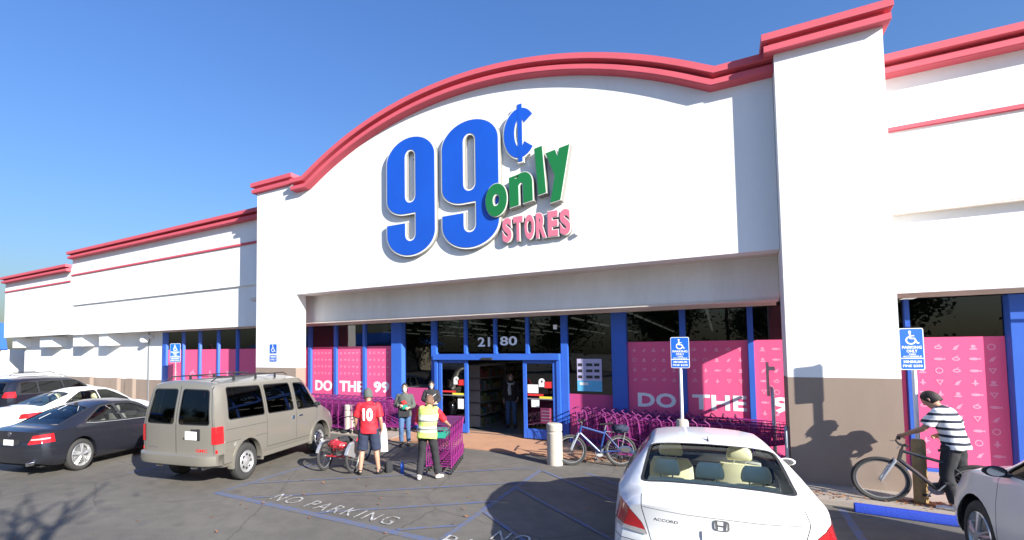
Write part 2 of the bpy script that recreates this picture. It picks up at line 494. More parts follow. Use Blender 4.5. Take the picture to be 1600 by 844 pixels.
# arched fascia slab with flush left pier
cx0, hw, zf, zp = -5.62, 5.5, 7.28, 8.77
R = (hw * hw + (zp - zf) ** 2) / (2 * (zp - zf))
arch = []
for i in range(49):
    a = -hw + 2 * hw * i / 48
    arch.append((cx0 + a, zp - (R - sqrt(R * R - a * a))))
top_path = [(-11.75, zf), (cx0 - hw - 0.02, zf)] + arch[1:-1] + [(cx0 + hw + 0.02, zf), (0.92, zf)]
YF = lambda a, b, d: (a, d, b)
mb = MB()
poly = [(-13.64, 0.0), (-11.75, 0.0), (-11.75, 4.13), (0.92, 4.13)] + [(x, z + 0.2) for x, z in reversed(top_path)] + [(-11.8, zf + 0.2), (-11.8, 7.7), (-13.64, 7.7)]
poly = [(-13.64, 1.89), (-11.75, 1.89)] + poly[2:]
mb.prism(poly, YF, FG, FG + 0.35)
mb.cur = 1
mb.box(-13.64, -11.75, FG, FG + 0.35, 0, 1.89)
P(mb, 'front_wall', ['white', 'taupe'])
# tower slab
mb = MB(); mb.box(0.92, 2.42, TY, TY + 0.52, 1.87, 7.6); mb.cur = 1; mb.box(0.92, 2.42, TY, TY + 0.52, 0, 1.87)
P(mb, 'tower_wall', ['white', 'taupe'])
# returns behind the pier and tower tops
mb = MB()
mb.box(-13.60, -11.85, FG + 0.35, 12.5, 6.0, 7.5)
mb.box(0.96, 2.38, TY + 0.52, 12.5, 3.4, 7.5)
P(mb, 'parapet_return', 'white')
# bulkhead and soffits over the windows
mb = MB(); mb.box(-14.5, 0.95, BK, BK + 0.48, 3.27, 4.6); P(mb, 'bulkhead', 'bulk')
mb = MB(); mb.box(-14.5, 0.95, FG + 0.35, BK, 4.13, 4.23); mb.box(-14.5, 0.95, BK + 0.48, WN + 0.15, 3.29, 3.37)
P(mb, 'soffit', 'soffit')
mb = MB()
mb.box(-14.4, 0.95, BK - 0.02, BK - 0.002, 3.275, 3.33); mb.box(-14.4, 0.95, WN - .22, WN - .10, 3.215, 3.285)
mb.box(2.45, 9.0, WG - 0.02, WG - 0.002, 3.31, 3.36); mb.box(2.45, 9.0, WN - .22, WN - .10, 3.235, 3.315)
mb.box(-22.0, -13.66, WN - .22, WN - .10, 3.25, 3.315)
P(mb, 'header_trim', 'soffit', bevel=0.004)
# wings: upper slab, recessed lower panel with ledge shadow line
def wing(x0, x1, ztop, zled=4.72, zbot=3.30, dy=0.0):
    mb = MB()
    mb.box(x0, x1, WG + dy, WG + 0.36 + dy, zled, ztop)
    mb.box(x0, x1, WG + 0.21 + dy, WG + 0.36 + dy, zbot, zled)
    P(mb, 'wing_wall', 'white', bevel=0.008)
wing(2.40, 9.0, 7.3, 4.72, 3.30)
mb = MB(); mb.box(-28.9, -13.66, WG, WG + 0.27, 4.76, 7.2); mb.box(-28.9, -13.66, WG + 0.10, WG + 0.27, 3.30, 4.76)
P(mb, 'wing_wall', 'white', bevel=0.008)
mb = MB(); mb.box(-37.3, -28.92, WG - 0.02, WG + 0.27, 3.34, 6.6)
P(mb, 'wing_wall', 'white', bevel=0.008)
mb = MB(); mb.box(2.45, 9.0, WG + 0.004, WG + 0.208, 4.69, 4.717); mb.box(2.40, 9.0, WG + 0.36, WN + 0.2, 3.32, 3.42); mb.box(-28.9, -14.0, WG + 0.27, WN + 0.2, 3.32, 3.42); mb.box(-37.3, -28.92, WG + 0.27, WN + 0.2, 3.36, 3.46)
P(mb, 'soffit', 'soffit')
# lower wall of the left wing with buttresses under the overhang
mb = MB()
mb.box(-37.3, -22.25, WN, WN + 0.3, 1.15, 3.40)
for x, w in ((-29.3, 0.9), (-26.6, 0.8), (-36.9, 0.5), (-33.2, 1.4)):
    mb.box(x, x + w, WG + 0.28, WN - 0.001, 2.75, 3.30)
mb.cur = 1
mb.box(-37.3, -22.25, WN - 0.02, WN + 0.3, 0, 1.15)
P(mb, 'lower_wall', ['white', 'taupe'])
for x in (-29.3, -26.6, -25.2):
    mb = MB(); mb.box(x, x + 0.7, WN - 0.14, WN - 0.021, 0, 1.18); P(mb, 'buttress', 'taupe', bevel=0.02)

# coral cornices
PROF = [(0.0, 0.0), (0.30, 0.0), (0.30, -0.12), (0.285, -0.13), (0.11, -0.135), (0.11, -0.205), (0.235, -0.21), (0.25, -0.22), (0.25, -0.315), (0.235, -0.33), (0.0, -0.34)]
def cornice(name, path, ywall, ends=(None, None), prof=PROF):
    """path = lower edge (x, z) left to right; profile offset square to the path, o towards the street"""
    mb = MB(); rs = []
    n = len(path)
    for i, (x, z) in enumerate(path):
        nx, nz = 0.0, 0.0; cnt = []
        for a, b in ((i - 1, i), (i, i + 1)):
            if a >= 0 and b < n:
                dx, dz = path[b][0] - path[a][0], path[b][1] - path[a][1]; L = sqrt(dx * dx + dz * dz)
                cnt.append((-dz / L, dx / L))
        nx = sum(c[0] for c in cnt) / len(cnt); nz = sum(c[1] for c in cnt) / len(cnt)
        L = nx * nx + nz * nz; nx /= L; nz /= L
        rs.append([(x + nx * (h + 0.34), ywall - o * .85, z + nz * (h + 0.34)) for o, h in prof])
    mb.rings(rs)
    return P(mb, name, 'pink', smooth=True, angle=20)
cornice('arch_cornice', top_path, FG)
def cap(x0, x1, y0, y1, z, left=True, right=True, name='cap_cornice'):
    """cornice wrapping a slab top: mitred at both front corners"""
    mb = MB(); rs = []
    for sx, sy, px, py in ((-1, 0, x0, y1), (-1, -1, x0, y0), (1, -1, x1, y0), (1, 0, x1, y1)):
        rs.append([(px + sx * o * .62, py + sy * o * .4, z + 0.34 + h) for o, h in PROF])
    mb.rings(rs)
    P(mb, name, 'pink', smooth=True, angle=20)
    mb = MB(); mb.box(x0, x1, y0 - 0.0, y1, z + 0.2, z + 0.33); P(mb, 'coping', 'pink')
cap(0.92, 2.36, TY, TY + 1.0, 7.50)
cap(-13.64, -12.05, FG, FG + 1.2, 7.56)
cornice('wing_cornice', [(2.43, 7.12), (9.0, 7.12)], WG)
cornice('wing_cornice', [(-28.95, 7.05), (-13.7, 7.05)], WG)
cornice('wing_cornice', [(-37.3, 6.46), (-28.97, 6.46)], WG - 0.02)
for a, b, c, d, e in ((2.425, 9.0, 6.155, WG - 0.05, WG + 0.02), (-28.95, -13.66, 6.22, WG - 0.05, WG + 0.02), (-37.3, -28.97, 5.94, WG - 0.07, WG)):
    mb = MB(); mb.box(a, b, d, e, c, c + 0.08); P(mb, 'trim_band', 'pink', bevel=0.01)
# control joint on the fascia
mb = MB(); mb.box(-2.078, -2.068, FG - 0.002, FG + 0.01, 4.135, 8.0); mb.box(-9.1, -9.09, FG - 0.002, FG + 0.01, 4.135, 8.1)
P(mb, 'control_joint', 'bulk')
# roof
mb = MB(); mb.box(-37, 9, 10.9, 45, 4.4, 4.6); P(mb, 'roof', 'shopceil')

# window walls -------------------------------------------------------
def mullion(x0, x1, z0, z1, y0=WN - 0.08, y1=WN + 0.06):
    mb = MB(); mb.box(x0, x1, y0, y1, z0, z1); return P(mb, 'mullion', 'blue', bevel=0.006)
ZT = 3.22
for x0, x1 in ((-12.99, -12.86), (-11.76, -11.64), (-10.47, -10.36), (-3.76, -3.58), (-0.93, -0.80), (0.42, 0.53)):
    mullion(x0, x1, 0.12, ZT)
for x0, x1 in ((-9.20, -8.80), (-2.45, -2.10)): mullion(x0, x1, 0.12, ZT, WN - 0.16)
mullion(-7.78, -7.60, 0.12, ZT)
for x in (-6.65, -5.70, -4.74): mullion(x, x + 0.09, 2.24, ZT)
for x0, x1 in ((3.0, 3.08),): mullion(x0, x1, 0.12, ZT)
mullion(4.36, 4.9, 0.12, ZT, WN - 0.16); mullion(6.4, 6.5, 0.12, ZT); mullion(8.9, 9.05, 0.12, 3.4)
for x in (-22.2, -20.7, -19.5, -18.24, -17.02): mullion(x, x + (0.3 if x < -22 else 0.1), 0.12, 3.31)
mb = MB()
for a, b in ((-14.4, -7.8), (-3.58, 0.92), (2.4, 8.9), (-22.0, -14.4)):
    mb.box(a, b, WN - 0.09, WN + 0.06, 0.03, 0.118)
    mb.box(a, b, WN - 0.06, WN + 0.05, 2.47, 2.51) if a in () else None
P(mb, 'sill', 'blue', bevel=0.005)

def pane(x0, x1, z0, z1, y=WN):
    mb = MB(); mb.box(x0, x1, y - 0.004, y + 0.004, z0, z1); return P(mb, 'window_pane', 'glass')
for x0, x1, zb in ((-14.4, -12.99, 2.5), (-12.86, -11.76, 2.5), (-11.64, -10.47, 2.5), (-10.36, -9.2, 2.5), (-8.8, -7.78, 1.23),
                   (-3.58, -2.45, 1.22), (-2.10, -0.93, 2.5), (-0.80, 0.42, 2.5), (0.53, 1.6, 2.5), (1.6, 3.0, 2.5), (3.08, 4.36, 2.5), (4.9, 6.4, 2.5), (6.5, 8.9, 2.5),
                   (-21.9, -20.7, 2.5), (-20.6, -19.5, 2.5), (-19.4, -18.24, 2.5), (-18.14, -17.02, 2.5), (-16.92, -15.6, 2.5), (-15.6, -14.4, 2.5)):
    pane(x0, x1, zb + 0.001, ZT if x0 > -14.5 else 3.31)
for x0, x1 in ((-7.6, -6.65), (-6.56, -5.70), (-5.61, -4.74), (-4.65, -3.76)): pane(x0, x1, 2.30, ZT)

# vinyl panels with printed icons
def icons(mb, x0, x1, z0, z1, sx, sz, s, y):
    rnd = random.Random(int(x0 * 97) + 5)
    nx = max(1, int((x1 - x0) / sx)); nz = max(1, int((z1 - z0) / sz))
    for i in range(nx):
        for j in range(nz):
            cx_ = x0 + (i + 0.5) * (x1 - x0) / nx; cz_ = z0 + (j + 0.5) * (z1 - z0) / nz
            k = rnd.randrange(7)
            f = lambda a, b, d, cx_=cx_, cz_=cz_: (cx_ + a, y - d, cz_ + b)
            def el(rx, rz, ox=0, oz=0, n=12): return [(ox + rx * cos(2 * pi * t / n), oz + rz * sin(2 * pi * t / n)) for t in range(n)]
            w = s * 0.16
            if k == 0: mb.prism(el(s / 2, s / 2), f, 0, 0.002, [el(s / 2 - w, s / 2 - w)])
            elif k == 1: mb.prism(el(s * .6, s * .22), f, 0, 0.002); mb.prism([(s * .5, 0), (s * .8, s * .2), (s * .8, -s * .2)], f, 0, 0.0021)
            elif k == 2: mb.prism([(-s / 2, s * .4), (s / 2, s * .4), (0, -s / 2)], f, 0, 0.002, [[(-s * .25, s * .26), (s * .25, s * .26), (0, -s * .22)]])
            elif k == 3: mb.prism(el(s * .5, s * .14, 0, -s * .3), f, 0, 0.002); mb.prism(el(s * .3, s * .25, 0, s * .1), f, 0, 0.0021)
            elif k == 4: mb.prism(el(s * .16, s * .5), f, 0, 0.002); mb.prism(el(s * .45, s * .12, 0, -s * .1), f, 0, 0.0021)
            elif k == 5: mb.prism(el(s * .5, s * .3), f, 0, 0.002, [el(s * .3, s * .12)]); mb.prism([(-w, s * .3), (w, s * .3), (w * 2, s * .6)], f, 0, 0.0021)
            else: mb.prism([(-s * .4, -s * .4), (s * .1, -s * .4), (s * .5, s * .4), (-s * .1, s * .1)], f, 0, 0.002)
def vinyl(x0, x1, z0, z1, icon=None, m='vinyl'):
    mb = MB(); mb.box(x0, x1, WN - 0.012, WN + 0.01, z0, z1)
    o = P(mb, 'window_vinyl', m)
    if icon:
        mb = MB(); icons(mb, *icon, WN - 0.0135)
        mb.v = [site(v) for v in mb.v]
        q = mb.build('printed_icons', 'icon', o, fixn=True)
        q.data.transform(Matrix.Translation(-Vector(B.location)))
    return o
for x0, x1 in ((-14.4, -12.99), (-12.86, -11.76), (-11.64, -10.47), (-10.36, -9.2)):
    vinyl(x0, x1, 0.12, 2.5, (x0 + 0.04, x1 - 0.04, 1.5, 2.4, 0.17, 0.22, 0.085))
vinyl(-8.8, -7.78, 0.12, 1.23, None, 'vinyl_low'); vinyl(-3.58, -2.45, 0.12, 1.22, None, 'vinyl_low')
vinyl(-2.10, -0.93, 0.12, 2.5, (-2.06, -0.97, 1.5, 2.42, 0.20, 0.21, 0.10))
vinyl(-0.80, 0.42, 0.12, 2.5, (-0.76, 0.38, 1.5, 2.42, 0.21, 0.21, 0.10))
vinyl(0.53, 1.6, 0.12, 2.5, (0.57, 1.5, 0.4, 2.42, 0.23, 0.22, 0.11))
vinyl(1.6, 3.0, 0.12, 2.5, (2.4, 2.95, 0.3, 2.42, 0.20, 0.22, 0.11))
vinyl(3.08, 4.36, 0.12, 2.5, (3.12, 4.3, 0.3, 2.42, 0.22, 0.20, 0.115))
vinyl(4.9, 6.4, 0.12, 2.5, (5.0, 6.3, 0.3, 2.42, 0.22, 0.20, 0.115)); vinyl(6.5, 8.9, 0.12, 2.5)
for x0, x1 in ((-21.9, -20.7), (-20.6, -19.5), (-19.4, -18.24), (-18.14, -17.02), (-16.92, -15.6), (-15.6, -14.4)):
    vinyl(x0, x1, 0.12, 2.48, (x0 + 0.1, x1 - 0.1, 1.15, 1.75, 0.5, 0.6, 0.36))
mb = MB()
wf = lambda a, b, d: (a, WN - 0.016 - d, b)
for s_, a, b, c, d in (('DO', -12.72, -11.92, 1.01, 1.37), ('THE', -11.57, -10.52, 1.02, 1.37), ('99', -10.08, -9.44, 1.03, 1.38),
                       ('DO', -1.90, -1.05, 0.98, 1.31), ('THE', -0.71, 0.36, 0.98, 1.31), ('99', 0.82, 1.52, 0.98, 1.31)):
    mb = MB(); add_text(mb, s_, a, b, c, d, wf, bold=0.035, spacing=1.05); P(mb, 'window_lettering', 'letter')
mb = MB()
wf2 = lambda a, b, d: (a, WN - 0.008 - d, b)
add_text(mb, '21', -6.24, -5.85, 2.44, 2.70, wf2, bold=0.02); P(mb, 'street_number', 'letter'); mb = MB(); add_text(mb, '80', -5.54, -5.02, 2.46, 2.71, wf2, bold=0.02)
P(mb, 'street_number', 'letter'); mb = MB(); mb.box(-3.98, -3.88, WN - 0.014, WN - 0.008, 2.86, 2.98)
P(mb, 'window_sticker', 'letter')

# sliding entrance ---------------------------------------------------
mb = MB()
mb.box(-7.60, -3.76, WN - 0.22, WN + 0.06, 2.08, 2.24)
mb.box(-7.60, -7.50, WN - 0.16, WN + 0.06, 0.03, 2.08); mb.box(-3.86, -3.761, WN - 0.16, WN + 0.06, 0.03, 2.08)
P(mb, 'door_frame', 'blue', bevel=0.008)
mb = MB(); mb.box(-5.95, -5.62, WN - 0.30, WN - 0.221, 2.09, 2.15); P(mb, 'motion_sensor', 'black', bevel=0.01)
def leaf(x0, x1, y):
    mb = MB(); w = 0.10
    mb.box(x0, x0 + w, y - 0.03, y + 0.03, 0.05, 2.07); mb.box(x1 - w, x1, y - 0.03, y + 0.03, 0.05, 2.07)
    mb.box(x0 + w, x1 - w, y - 0.03, y + 0.03, 1.99, 2.07); mb.box(x0 + w, x1 - w, y - 0.03, y + 0.03, 0.05, 0.30)
    o = P(mb, 'sliding_door', 'blue', bevel=0.006)
    def sub(mb, name, m):
        mb.v = [site(v) for v in mb.v]
        q = mb.build(name, m, o); q.data.transform(Matrix.Translation(-Vector(B.location))); return q
    mb = MB(); mb.box(x0 + w, x1 - w, y - 0.004, y + 0.004, 0.30, 1.99); sub(mb, 'door_glass', 'glass')
    mb = MB(); mb.box(x0 + w, x1 - w, y - 0.02, y + 0.02, 1.06, 1.09); sub(mb, 'push_bar', 'steel')
    return o, sub
M['paper'] = mat('white_paper', (0.72, 0.72, 0.70), 0.7); M['red'] = mat('red_print', (0.62, 0.03, 0.03), 0.5)
M['yellow'] = mat('yellow_print', (0.75, 0.62, 0.05), 0.5); M['pinkpaper'] = mat('pink_paper', (0.62, 0.10, 0.20), 0.6); M['ltblue'] = mat('light_blue_print', (0.10, 0.42, 0.66), 0.5)
M['lav'] = mat('lavender_print', (0.45, 0.42, 0.60), 0.6)
yl = WN - 0.10
def key(mb, x, z, s):
    mb.prism([(x - s / 2, z - s * .8), (x + s / 2, z - s * .8)] + [(x + s / 2 * cos(a), z + s / 2 * sin(a)) for a in [i * pi / 8 for i in range(0, 9)]], lambda a, b, d: (a, yl - 0.006 - d, b), 0, 0.003,
             [[(x + s * .16 * cos(i * pi / 5), z + s * .2 * sin(i * pi / 5)) for i in range(10)]])
for x0, x1, side in ((-7.47, -6.50, 0), (-4.80, -3.87, 1)):
    o, sub = leaf(x0, x1, yl)
    mb = MB(); key(mb, x0 + 0.52 if side else x0 + 0.58, 1.52, 0.17); sub(mb, 'door_notice', 'paper')
    for q in ([(x0 + 0.12, x0 + 0.42, 1.22, 1.44), (x0 + 0.22, x0 + 0.44, 0.86, 1.08)] if side else [(x1 - 0.34, x1 - 0.14, 0.70, 0.98)]):
        mb = MB(); mb.box(q[0], q[1], yl - 0.009, yl - 0.006, q[2], q[3]); sub(mb, 'door_notice', 'paper')
    mb = MB(); mb.box(x0 + 0.12, x0 + 0.56, yl - 0.012, yl - 0.009, 1.15, 1.20); mb.box(x1 - 0.34, x1 - 0.12, yl - 0.009, yl - 0.006, 1.36, 1.52); sub(mb, 'red_notice', 'red')
    mb = MB(); mb.box(x0 + 0.45, x1 - 0.12, yl - 0.009, yl - 0.006, 1.09, 1.14); sub(mb, 'yellow_notice', 'yellow')
    if side:
        mb = MB(); mb.box(x1 - 0.46, x1 - 0.17, yl - 0.009, yl - 0.006, 0.45, 0.85); sub(mb, 'pink_notice', 'pinkpaper')
        mb = MB()
        for i in range(4): mb.box(x1 - 0.43, x1 - 0.20, yl - 0.0115, yl - 0.009, 0.52 + i * 0.08, 0.535 + i * 0.08)
        sub(mb, 'notice_print', 'paper')
# poster in the pane right of the door
mb = MB(); mb.box(-3.36, -2.74, WN - 0.03, WN - 0.012, 1.30, 2.10)
mb.cur = 1; mb.box(-3.36, -2.74, WN - 0.034, WN - 0.0305, 1.30, 1.56)
mb.cur = 2
for i in range(9):
    x = -3.33 + 0.07 * (i % 3) * 2.9; z = 1.62 + 0.15 * (i // 3); w = 0.10 + 0.03 * ((i * 5) % 3)
    mb.box(x, x + w, WN - 0.036, WN - 0.0305, z, z + 0.07)
mb.cur = 3
mb.box(-3.30, -3.08, WN - 0.038, WN - 0.0342, 1.45, 1.52)
P(mb, 'window_poster', ['lav', 'ltblue', 'black', 'paper'])

# wall light and conduit on the left wing
mb = MB(); mb.tube([(-23.45, WN - 0.03, 0.0), (-23.45, WN - 0.03, 3.3)], 0.025); P(mb, 'conduit', 'steel')
mb = MB(); mb.box(-23.3, -23.0, WN - 0.35, WN - 0.06, 3.0, 3.16); mb.lathe([(0.0, -0.16), (0.10, -0.14), (0.14, -0.05), (0.14, 0.0), (0, 0)], (-23.15, WN - 0.28, 2.99)); P(mb, 'wall_light', 'paper', smooth=True)

# interior -----------------------------------------------------------
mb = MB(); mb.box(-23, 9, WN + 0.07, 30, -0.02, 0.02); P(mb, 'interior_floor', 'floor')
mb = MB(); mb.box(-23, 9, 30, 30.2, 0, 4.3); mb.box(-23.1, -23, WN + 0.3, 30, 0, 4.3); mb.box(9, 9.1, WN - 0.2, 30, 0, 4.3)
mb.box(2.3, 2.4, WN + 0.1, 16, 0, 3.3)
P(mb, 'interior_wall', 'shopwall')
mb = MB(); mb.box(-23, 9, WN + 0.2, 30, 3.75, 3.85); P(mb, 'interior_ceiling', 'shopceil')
for i, x in enumerate((-20, -17, -13, -10.5, -8, -5.5, -3, -0.5, 4.5)):
    mb = MB()
    for y in range(12, 29, 2): mb.box(x, x + 0.09, y, y + 1.4, 3.62, 3.68)
    P(mb, 'ceiling_lamp_row', 'tube')
# ================================================================ WALL SIGN
M['sreturn'] = mat('dull_bronze_return', (0.28, 0.27, 0.24), .5, metal=.3)
S = thing('store_sign', 'huge raised sign of blue, green and pink characters on the white arch', 'wall sign', (-5.4, 11.6, 5.1))
SY = FG - 0.03
def SP(mb, name, m, **k):
    mb.v = [site(v) for v in mb.v]
    return mb.build(name, m, S, world=True, **k)
def sf(y0): return lambda a, b, d: (a, y0 - d, b)
def offset_poly(poly, d):
    n = len(poly); out = []
    area = sum(poly[i][0] * poly[(i + 1) % n][1] - poly[(i + 1) % n][0] * poly[i][1] for i in range(n))
    sg = 1 if area > 0 else -1
    for i in range(n):
        p0, p1, p2 = poly[i - 1], poly[i], poly[(i + 1) % n]
        a = Vector((p1[0] - p0[0], p1[1] - p0[1])); b = Vector((p2[0] - p1[0], p2[1] - p1[1]))
        if a.length < 1e-9 or b.length < 1e-9: out.append(p1); continue
        a.normalize(); b.normalize()
        n1 = Vector((a.y, -a.x)) * sg; n2 = Vector((b.y, -b.x)) * sg
        mm = (n1 + n2); L = mm.length_squared
        if L < 0.15: mm = n1; L = 1; k = d
        else: k = 2 * d / L
        out.append((p1[0] + mm.x * k, p1[1] + mm.y * k))
    return out
def nine(x0, x1, z0, z1):
    """condensed heavy 9: closed bowl on top, open hook below"""
    w = x1 - x0; h = z1 - z0; r = w * 0.46
    sl = w * 0.115                     # half slot width
    xc = (x0 + x1) / 2
    def arc(cx_, cz_, rx, rz, a0, a1, n=22): return [(cx_ + rx * cos(radians(a0 + (a1 - a0) * i / n)), cz_ + rz * sin(radians(a0 + (a1 - a0) * i / n))) for i in range(n + 1)]
    zb_in = z0 + h * 0.355; rz = h * 0.19
    o = []
    o += arc(xc, z1 - rz, w / 2, rz, 0, 180)                        # crown
    o += arc(xc - w * 0.12, zb_in + rz * .7, w / 2 - w * 0.12, rz * .7, 180, 270, 8)   # bowl bottom left
    o += [(xc + sl, zb_in)]                                           # into the stem
    o += [(xc + sl, z0 + h * 0.175)]
    o += arc(xc, z0 + h * 0.175, sl, sl, 0, -180, 8)[1:]             # hook slot
    o += [(xc - sl, z0 + h * 0.275), (x0, z0 + h * 0.275)]
    o += arc(xc, z0 + rz, w / 2, rz, 180, 360)
    slot = arc(xc, z1 - h * 0.16, sl, sl, 0, 180, 8) + arc(xc, z0 + h * 0.50, sl, sl, 180, 360, 8)
    return o, slot
def letter(name, outline, holes, m, grow, y0, d_white, d_face, cap_d=0.012):
    mb = MB()
    mb.prism(offset_poly(outline, grow), sf(y0), 0, d_white - .02, [offset_poly(h, -grow) for h in holes])
    mb.cur = 2
    mb.prism(offset_poly(outline, grow - .012), sf(y0), d_white - .0201, d_white, [offset_poly(h, -grow + .012) for h in holes])
    mb.cur = 1
    mb.prism(outline, sf(y0), d_white - 0.001, d_white + cap_d, holes)
    return SP(mb, name, ['sreturn', m, 'swhite'])
for x0, x1, z0, z1 in ((-8.06, -6.42, 4.80, 8.0), (-6.28, -4.60, 4.80, 8.02)):
    o, h = nine(x0 + .05, x1 - .05, z0 + .05, z1 - .05)
    letter('digit', o, [h], 'sblue', 0.05, SY, 0.095, 0.11)
# cent mark: C with a bar through it
def cent():
    xc, zc, rx, rz, t = -4.08, 7.35, 0.41, 0.58, 0.265
    out = []
    for i in range(25): a = radians(40 + 280 * i / 24); out.append((xc + rx * cos(a), zc + rz * sin(a)))
    inn = []
    for i in range(25): a = radians(320 - 280 * i / 24); inn.append((xc + (rx - t) * cos(a), zc + (rz - t * 0.9) * sin(a)))
    c = out + inn
    bar = [(xc - 0.045, zc - 0.67), (xc + 0.055, zc - 0.67), (xc + 0.055, zc + 0.67), (xc - 0.055, zc + 0.67)]
    mb = MB()
    mb.prism(offset_poly(c, 0.03), sf(SY), 0, 0.09); mb.prism(offset_poly(bar, 0.03), sf(SY), 0, 0.089)
    mb.cur = 1
    mb.prism(c, sf(SY), 0.089, 0.100); mb.prism(bar, sf(SY), 0.089, 0.103)
    SP(mb, 'cent_mark', ['swhite', 'sblue'])
cent()
def sgn_text(s, name, m, x0, x1, z0, z1, ang, bold, shear, d, grow=0.03, piv=None, taper=1.0):
    ca, sa = cos(radians(ang)), sin(radians(ang))
    def fn_at(off):
        def fn(a, b, dd):
            k = 1 + (taper - 1) * (a / (x1 - x0))
            return (x0 + a * ca - b * k * sa, SY - off - dd, z0 + a * sa + b * k * ca)
        return fn
    mb = MB()
    add_text(mb, s, -grow, (x1 - x0) / ca + grow, -grow, (z1 - z0) + grow, fn_at(d / 2), bold=bold + 0.03, depth=d, shear=shear, res=8)
    mb.cur = 1
    add_text(mb, s, 0, (x1 - x0) / ca, 0, (z1 - z0), fn_at(d + 0.022), bold=bold, depth=0.01, shear=shear, res=8)
    mb.cur = 2
    add_text(mb, s, -grow * .7, (x1 - x0) / ca + grow * .7, -grow * .7, (z1 - z0) + grow * .7, fn_at(d + 0.008), bold=bold + 0.02, depth=0.012, shear=shear, res=8)
    SP(mb, name, ['sreturn', m, 'swhite'])
# 'only' letter by letter, climbing to the right
for ch, x0, z0, w, h in (('o', -4.90, 5.44, 0.58, 0.76), ('n', -4.33, 5.62, 0.66, 0.70), ('l', -3.62, 5.80, 0.28, 1.06), ('y', -3.34, 5.58, 0.66, 1.12)):
    sgn_text(ch, 'green_letter', 'sgreen', x0, x0 + w * 0.96, z0, z0 + h, 9, 0.085 if ch in 'ly' else 0.05, 0.15, 0.15, 0.022)
for i, ch in enumerate('STORES'):
    sgn_text(ch, 'pink_letter', 'spink', -4.57 + i * 0.282, -4.57 + i * 0.282 + 0.235, 4.86 + 0.0 * i, 5.42, 0, 0.05, 0.0, 0.07, 0.022)
mb = MB(); mb.lathe([(0.055, 0), (0.055, -0.06), (0.0, -0.06)], (-2.79, SY, 4.88), 'y', 12); SP(mb, 'trademark_dot', 'swhite')
mb = MB()
for x, z in ((-7.2, 7.4), (-7.6, 5.2), (-6.7, 6.0), (-5.4, 7.6), (-5.9, 5.2), (-4.9, 6.0), (-4.3, 7.35)):
    mb.box(x - 0.02, x + 0.02, SY, FG + 0.001, z - 0.02, z + 0.02)
SP(mb, 'bracket', 'steel')
# ================================================================ CAR BUILDER
def pch(pts):
    """monotone cubic through (u, v) points"""
    xs = [p[0] for p in pts]; ys = [p[1] for p in pts]; n = len(xs)
    if n == 1: return lambda x: ys[0]
    h = [xs[i + 1] - xs[i] for i in range(n - 1)]; d = [(ys[i + 1] - ys[i]) / h[i] for i in range(n - 1)]
    ms = [d[0]] + [0 if d[i - 1] * d[i] <= 0 else 2 * d[i - 1] * d[i] / (d[i - 1] + d[i]) for i in range(1, n - 1)] + [d[-1]]
    def f(x):
        if x <= xs[0]: return ys[0]
        if x >= xs[-1]: return ys[-1]
        i = max(k for k in range(n - 1) if xs[k] <= x)
        t = (x - xs[i]) / h[i]; t2 = t * t; t3 = t2 * t
        return (2 * t3 - 3 * t2 + 1) * ys[i] + (t3 - 2 * t2 + t) * h[i] * ms[i] + (-2 * t3 + 3 * t2) * ys[i + 1] + (t3 - t2) * h[i] * ms[i + 1]
    return f

def bspline(P_, n):
    """clamped quadratic b-spline sampled at n+1 points"""
    k = len(P_); segs = k - 2; out = []
    for i in range(n + 1):
        t = i / n * segs; s_ = min(int(t), segs - 1); t -= s_
        a, b, c = P_[s_], P_[s_ + 1], P_[s_ + 2]
        p0 = a if s_ == 0 else (a + b) / 2
        p2 = c if s_ == segs - 1 else (b + c) / 2
        out.append(p0 * (1 - t) ** 2 + b * 2 * t * (1 - t) + p2 * t * t)
    return out

